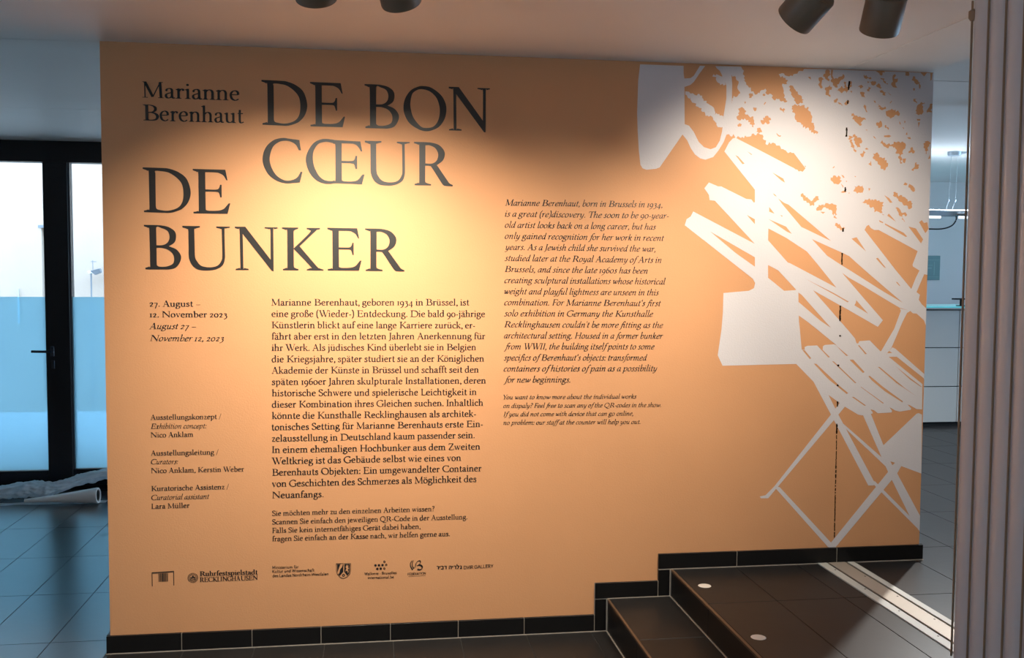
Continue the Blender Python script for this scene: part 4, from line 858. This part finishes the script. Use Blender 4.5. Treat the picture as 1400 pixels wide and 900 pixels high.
HB = ['40,66 14,66 14,0|', 'l 12,66 12,36', 'l 4,64 44,64;l 44,64 44,0;l 6,4 50,4', 'l 4,64 48,64;l 40,64 40,0', '', 'l 6,64 46,64;l 46,64 46,0;l 12,44 12,0', 'l 12,66 12,36', 'l 6,64 40,64;l 40,64 40,0', 'l 12,100 12,64;l 12,64 44,64;l 44,64 30,20;l 30,20 16,0', 'l 8,64 30,64;l 30,64 32,0;l 30,26 8,0']
hb = ['l 6,64 38,64;l 38,64 38,0'] + HB[1:]; pos = 0; hl = []; ad = [48, 24, 56, 56, 24, 58, 24, 50, 54, 44]
for t_, a_ in zip(hb, ad):
    for op in t_.split(';'):
        if op: hl.append([(pos + x, y) for x, y in stroke([tuple(map(float, q.split(','))) for q in op[2:].split()], 17, 15, 0)])
    pos += a_
k_ = (.3644 - .2565) / (pos - 8)
flat([(1, [(.2560 + x * k_, .2968 - (x / pos) * .0022 + y * .000205) for x, y in p]) for p in hl], 'script_line', M['vinyl'], TB['gallery'], YT)

# ------------------------------------------------------------------ white silhouette mural
MURAL_OPS = []
rn = random.Random(11)
def roughen(p, flags):
    out = []; n = len(p)
    for i in range(n):
        a, b = p[i], p[(i + 1) % n]; out.append(a)
        L_ = math.dist(a, b); k = int(L_ / 0.0060)
        if not flags[i] or k < 2 or max(a[1], b[1]) > 2.444: continue
        nx, ny = -(b[1] - a[1]) / L_, (b[0] - a[0]) / L_
        for j in range(1, k):
            t = (j + rn.uniform(-.3, .3)) / k; d = rn.uniform(-.0062, .0062)
            if rn.random() < .22: d *= 1.6
            out.append((a[0] + (b[0] - a[0]) * t + nx * d, a[1] + (b[1] - a[1]) * t + ny * d))
    return out
for ln in MURAL_DATA.strip().split('\n'):
    tk = ln.split(); rough = tk[0] in 'wo'; pts, fl_, cur, num = [], [], rough, []
    for t_ in tk[1:]:
        if t_ == '!': cur = False
        elif t_ == '^': cur = rough
        else:
            num.append(int(t_) / 2000)
            if len(num) == 2: pts.append(tuple(num)); fl_.append(cur); num = []
    MURAL_OPS.append((1 if tk[0] in 'Ww' else -1, roughen(pts, fl_) if rough else pts))
tag(flat(MURAL_OPS, 'wall_mural', M['white_paint'], None, -0.0008), 'white silhouette mural of wooden folding chairs, pot, lamp and flowering branches', 'mural')

# ------------------------------------------------------------------ glazed door and fixed window at left
YD = 3.12
dr = thing('door_1', structure=True)
MB().box(-6.0, -0.9, YD, YD + 0.10, 2.304, ZC).build('head_rail', M['frame'], dr)
MB().box(-2.283, -2.118, YD, YD + 0.08, 0.03, 2.304).build('door_stile', M['frame'], dr, bevel=0.004)
MB().box(-3.42, -3.26, YD, YD + 0.08, 0.03, 2.304).build('door_stile', M['frame'], dr, bevel=0.004)
MB().box(-3.26, -2.283, YD + 0.005, YD + 0.075, 0.03, 0.139).build('bottom_rail', M['frame'], dr, bevel=0.003)
MB().box(-3.42, -0.9, YD, YD + 0.10, 0.0, 0.03).build('threshold', M['frame'], dr)
MB().box(-3.26, -2.283, YD + 0.035, YD + 0.043, 0.139, 2.304).build('glass_pane', M['glass'], dr)
MB().box(-3.26, -2.283, YD + 0.030, YD + 0.0315, 0.141, 1.366).build('frosted_film', M['frost'], dr)
hd = MB().box(-2.252, -2.226, YD - 0.008, YD, 0.950, 1.020).build('handle_plate', M['handle'], dr, bevel=0.003)
MB().tube([(-2.238, YD - 0.004, 0.986), (-2.238, YD - 0.045, 0.986), (-2.255, YD - 0.052, 0.986), (-2.362, YD - 0.052, 0.988)], 0.009, 12).build('lever', M['handle'], hd, smooth=True)
MB().box(-2.248, -2.225, YD - 0.006, YD, 0.862, 0.922).build('keyhole_plate', M['handle'], dr, bevel=0.003)
wn = thing('window_1', structure=True)
MB().box(-2.118, -2.106, YD + 0.01, YD + 0.07, 0.145, 2.304).build('glazing_bead', mat('bead_steel', (0.05, 0.055, 0.07), 0.35, 0.5), wn)
MB().box(-2.118, -1.0, YD + 0.005, YD + 0.075, 0.03, 0.145).build('bottom_rail', M['frame'], wn, bevel=0.003)
MB().box(-1.15, -0.9, YD, YD + 0.08, 0.03, 2.304).build('jamb', M['frame'], wn)
MB().box(-2.106, -1.15, YD + 0.035, YD + 0.043, 0.145, 2.304).build('glass_pane', M['glass'], wn)
MB().box(-2.106, -1.15, YD + 0.030, YD + 0.0315, 0.147, 1.366).build('frosted_film', M['frost'], wn)
w2 = thing('window_2', structure=True)
MB().box(-6.0, -5.0, YD, YD + 0.08, 0.0, 2.304).build('jamb', M['frame'], w2)
MB().box(-5.0, -3.42, YD + 0.005, YD + 0.075, 0.0, 0.145).build('bottom_rail', M['frame'], w2)
MB().box(-5.0, -3.42, YD + 0.035, YD + 0.043, 0.145, 2.304).build('glass_pane', M['glass'], w2)
MB().box(-5.0, -3.42, YD + 0.030, YD + 0.0315, 0.147, 1.366).build('frosted_film', M['frost'], w2)
w4 = thing('fill_window_4', structure=True)  # unseen window, added to give the front room cool fill
for a, b in ((-5.2, -5.14), (-4.03, -3.97), (-2.86, -2.8)): MB().box(-6.08, -6.02, a, b, 0.8, 2.2).build('window_frame', M['frame'], w4)
MB().box(-6.055, -6.045, -5.14, -2.86, 0.8, 2.2).build('glass_pane', M['glass'], w4)
w3 = thing('fill_window_3', structure=True)  # unseen window, added as a cool source for the hall
for a, b in ((-0.3, -0.24), (1.97, 2.03), (4.24, 4.3)): MB().box(8.31, 8.38, a, b, 0.8, 2.4).build('window_frame', M['frame'], w3)
MB().box(8.34, 8.35, -0.24, 4.24, 0.8, 2.4).build('glass_pane', M['glass'], w3)

# ------------------------------------------------------------------ outside
gd = struct(MB().box(-14, 0.4, 3.3, 7.5, -0.25, -0.05).build('ground', M['concrete']))
hs = thing('neighbour_building', 'pale rendered building wall seen through the glass door', 'building', (-4, 7.5, -0.05))
b = MB()
for x0, x1, z0, z1 in ((-14, -3.70, 0, 7), (-3.49, 2, 0, 7), (-3.70, -3.49, 2.08, 7)): b.box(x0 + 4, x1 + 4, 0, 0.3, z0, z1)
b.build('facade', M['ext'], hs)
MB().box(0.30, 0.51, 0.17, 0.20, 0, 2.08).build('recessed_glazing', M['ext_glass'], hs)
MB().box(0.27, 0.53, -0.015, 0.0, 2.08, 2.11).build('lintel', M['grey_metal'], hs)
MB().tube([(0.046, -0.012, 1.0), (0.046, -0.012, 1.395)], 0.006, 8).build('downpipe', M['ext_glass'], hs)
fd = thing('outdoor_floodlight', 'small grey floodlight on a thin post outside the right pane', 'floodlight', (-3.15, 7.40, -0.05))
MB().tube([(0, 0, 0), (0, 0, 1.60)], 0.009, 10).build('post', M['grey_metal'], fd)
MB().tube([(0.02, 0, 1.60), (0.02, 0, 1.72)], 0.004, 8).build('aerial', M['grey_metal'], fd)
MB().box(0.0, 0.06, -0.004, 0.004, 1.700, 1.708).build('aerial_arm', M['grey_metal'], fd)
MB().add([(0.0, -0.05, 1.60), (0.10, -0.05, 1.63), (0.115, -0.03, 1.585), (0.05, -0.03, 1.555), (0.0, 0.03, 1.60), (0.10, 0.03, 1.63), (0.115, 0.03, 1.585), (0.05, 0.03, 1.555)],
         [(0, 1, 2, 3), (4, 7, 6, 5), (0, 4, 5, 1), (1, 5, 6, 2), (2, 6, 7, 3), (3, 7, 4, 0)]).build('lamp_head', M['grey_metal'], fd, bevel=0.003)
MB().tube([(-0.03, 0, 1.585), (0.02, 0, 1.59)], 0.016, 10).build('sensor', M['roll'], fd)

# ------------------------------------------------------------------ plastic film and roll on the floor
def crumple(path, rad, name, m, seed, amp=0.4, n=44, parent=None, sq=0.7):
    b = MB(); P = spline([tuple(p) for p in path], 14); R_ = spline([(r,) for r in rad], 14); k = len(b.v)
    for i, p in enumerate(P):
        t = (Vector(P[min(i + 1, len(P) - 1)]) - Vector(P[max(i - 1, 0)])).normalized(); u = Vector((0, 0, 1)); s_ = t.cross(u).normalized()
        for j in range(n):
            a = 2 * math.pi * j / n; r = R_[i][0]; q = Vector((p[0] * 9, math.cos(a) * 1.6 + seed, math.sin(a) * 1.6 + p[0] * 3))
            d = 1 + amp * (abs(noise.noise(q * 1.3)) * 1.6 - 0.35) + amp * .5 * (abs(noise.noise(q * 3.4)) * 1.5 - .3)
            v = Vector(p) + r * d * (math.cos(a) * s_ * 1.25 + math.sin(a) * u * sq); v.z = max(v.z, 0.0015 + 0.001 * (j % 3)); b.v.append(tuple(v))
    for i in range(len(P) - 1):
        for j in range(n): b.f.append([k + i * n + j, k + i * n + (j + 1) % n, k + (i + 1) * n + (j + 1) % n, k + (i + 1) * n + j])
    b.f.append(list(range(k, k + n))[::-1]); b.f.append(list(range(len(b.v) - n, len(b.v))))
    o = b.build(name, m, parent); o.data.polygons.foreach_set('use_smooth', [True] * len(o.data.polygons)); return o
pf = crumple([(-3.1, 2.86, .03), (-2.75, 2.86, .045), (-2.50, 2.86, .052), (-2.32, 2.86, .064), (-2.20, 2.86, .068), (-2.12, 2.87, .080), (-1.98, 2.90, .120), (-1.80, 2.94, .147), (-1.45, 2.94, .13), (-1.2, 2.92, .05)],
             [.03, .055, .062, .068, .066, .052, .045, .048, .05, .04], 'plastic_sheeting', M['film'], 3.1)
tag(pf, 'crumpled milky plastic sheeting bundled on the floor against the glass door', 'plastic sheeting')
fr_ = thing('film_roll', 'white rolled sheet with open dark end lying in front of the plastic sheeting', 'roll', (-1.995, 2.655, 0))
A_, B_ = Vector((-0.30, 0.02, 0.030)), Vector((0.172, 0.0, 0.058)); ax = (B_ - A_).normalized()
R3 = aim_matrix(ax).to_4x4(); L_ = (B_ - A_).length
MB().lathe([(0.004, 0), (0.010, 0.0), (0.024, L_ * .40), (0.050, L_ * .93), (0.052, L_ * .97), (0.051, L_), (0.040, L_), (0.036, L_ * .9), (0.02, L_ * .5)], 36, Matrix.Translation(A_) @ R3).build('rolled_sheet', M['roll'], fr_, smooth=True)
MB().lathe([(0.039, L_ * .985), (0.0, L_ * .983)], 30, Matrix.Translation(A_) @ R3).build('hollow_shade', M['dark'], fr_)  # black disc across the open end, the hollow's shade put into colour
b = MB()
for i in range(17):
    for j in range(5):
        b.v.append((-0.62 + i * 0.052, -0.045 + j * 0.018 + 0.01 * math.sin(i * 1.3), 0.0015 + 0.004 * abs(noise.noise(Vector((i * .7, j * .9, 2)))) ))
for i in range(16):
    for j in range(4): b.f.append([i * 5 + j, i * 5 + j + 1, (i + 1) * 5 + j + 1, (i + 1) * 5 + j])
lo_ = b.build('loose_edge', M['film'], pf, smooth=True); lo_.location = (-2.0, 2.72, 0)

# ------------------------------------------------------------------ hall: counter, pendant, sign
YK = 3.60
ct = thing('reception_counter', 'white reception counter of flat stacked panels with turquoise glass edge on black plinth', 'counter', (5.2, YK, ZL))
MB().box(-1.5, 1.6, 0.02, 0.55, 0.036, 1.005).build('carcass', mat('counter_joint', (0.03, 0.04, 0.045), 0.5), ct)
MB().box(-1.48, 1.58, 0.03, 0.50, 0.0, 0.036).build('plinth', M['plinth'], ct)
for z0, z1 in ((0.040, 0.341), (0.349, 0.674), (0.682, 0.996)):
    for x0, x1 in ((-1.5, -0.258), (-0.254, 1.6)):
        MB().box(x0 + .001, x1 - .001, 0.0, 0.02, z0, z1).build('front_panel', M['counter'], ct, bevel=0.001)
MB().box(-1.52, 1.62, -0.02, 0.58, 1.008, 1.020).build('worktop', M['counter'], ct)
MB().box(-1.52, 1.62, -0.025, 0.58, 1.020, 1.031).build('glass_top', M['counter_glass'], ct, bevel=0.001)
cs_ = thing('counter_stand', 'small black angled stand on top of the reception counter', 'stand', (5.00, YK + 0.10, ZL + 1.031))
MB().tube([(0.02, 0, 0.0), (0.02, 0, 0.06)], 0.014, 10).build('stem', M['plinth'], cs_)
MB().box(-0.06, 0.05, -0.02, 0.02, 0.055, 0.068).build('top_plate', M['plinth'], cs_, bevel=0.002)
MB().box(-0.01, 0.05, -0.03, 0.03, 0.0, 0.006).build('foot', M['plinth'], cs_)

sg = thing('framed_notice', 'greenish framed notice sheet hanging on the hall back wall', 'notice', (5.68, 5.3, 1.51))
MB().box(-0.115, 0.115, -0.018, 0, 0.0, 0.250).build('backing_sheet', M['sign'], sg, bevel=0.002)
for x0, x1, z0, z1 in ((-.10, .10, .205, .209), (-.10, .10, .030, .033), (-.06, .02, .118, .126), (-.06, .03, .150, .154), (.045, .052, .05, .19), (-.075, -.069, .05, .19)):
    MB().box(x0, x1, -0.0195, -0.018, z0, z1).build('line', M['sign_line'], sg)

YP = 3.02; f_ = (YP - CAM.y) / (2.51 - CAM.y)
def Q(x, z): return (x * f_, YP, CAM.z + (z - CAM.z) * f_)
pn = thing('pendant_light', 'long slim linear pendant light with lit tube hanging on wires in the hall', 'pendant light', (Q(4.14, 0)[0], YP, ZH))
def rel(x, z, dy=0): q = Q(x, z); return (q[0] - pn.location.x, dy, q[2] - ZH)
a = rel(3.2, 1.984); c_ = rel(4.9, 2.024)
MB().box(a[0], c_[0], -0.05, 0.05, a[2], c_[2]).build('bar', M['pend'], pn, bevel=0.003)
for x0, x1 in ((3.3, 4.045), (4.19, 4.85)):
    p1, p2 = rel(x0, 1.976), rel(x1, 1.976)
    MB().tube([(p1[0], -0.03, p1[2]), (p2[0], -0.03, p2[2])], 0.0095, 12).build('lit_tube', M['tube'], pn, smooth=True)
p1, p2 = rel(3.3, 2.026), rel(4.85, 2.026)
MB().box(p1[0], p2[0], -0.03, 0.03, p1[2] - 0.002, p1[2] + 0.004).build('uplight_strip', M['uplight'], pn)
p1, p2 = rel(4.150, 1.985), rel(4.215, 2.008)
MB().box(p1[0], p2[0], -0.075, -0.05, p1[2], p2[2]).build('coupling', M['chrome'], pn, bevel=0.006)
for x, k in ((4.123, -.022), (4.175, -.028)):
    MB().tube([rel(x + .012, 2.445), rel(x, 2.10)], 0.0012, 6).build('wire', M['wire'], pn)
    MB().tube([rel(x, 2.105), rel(x - .003, 2.088)], 0.006, 8).build('wire_grip', M['chrome'], pn)
    MB().tube([rel(x - .003, 2.09), rel(x + k, 2.022)], 0.0012, 6).build('wire', M['wire'], pn)
cn = rel(4.155, 2.447)
MB().lathe([(0, -0.03), (0.045, -0.03), (0.05, -0.02), (0.05, 0.0), (0, 0)], 28, Matrix.Translation((cn[0], 0, 0))).build('canopy', M['pend'], pn, smooth=True)
MB().box(cn[0] - .03, cn[0] + .09, -0.03, 0.03, -0.012, 0.0).build('canopy_bracket', M['pend'], pn, bevel=0.002)
cp = spline([rel(4.150, 1.985, -.06), rel(4.145, 1.955, -.07), rel(4.115, 1.915, -.07), rel(4.06, 1.893, -.06), rel(3.98, 1.888, -.05), rel(3.85, 1.90, -.04), rel(3.7, 1.98, -.03)], 6)
MB().tube(cp, 0.0055, 8).build('cable', M['cable'], pn, smooth=True)
hl_ = thing('hall_downlight_fitting', 'small round ceiling downlight in the hall behind the partition', 'downlight', (3.42, 1.07, ZH))
MB().lathe([(0, -0.09), (0.05, -0.09), (0.055, -0.08), (0.055, 0), (0, 0)], 28).build('housing', M['roll'], hl_, smooth=True)
bpy.data.objects['hall_downlight'].parent = hl_; bpy.data.objects['hall_downlight'].location = (0, 0, -0.14)
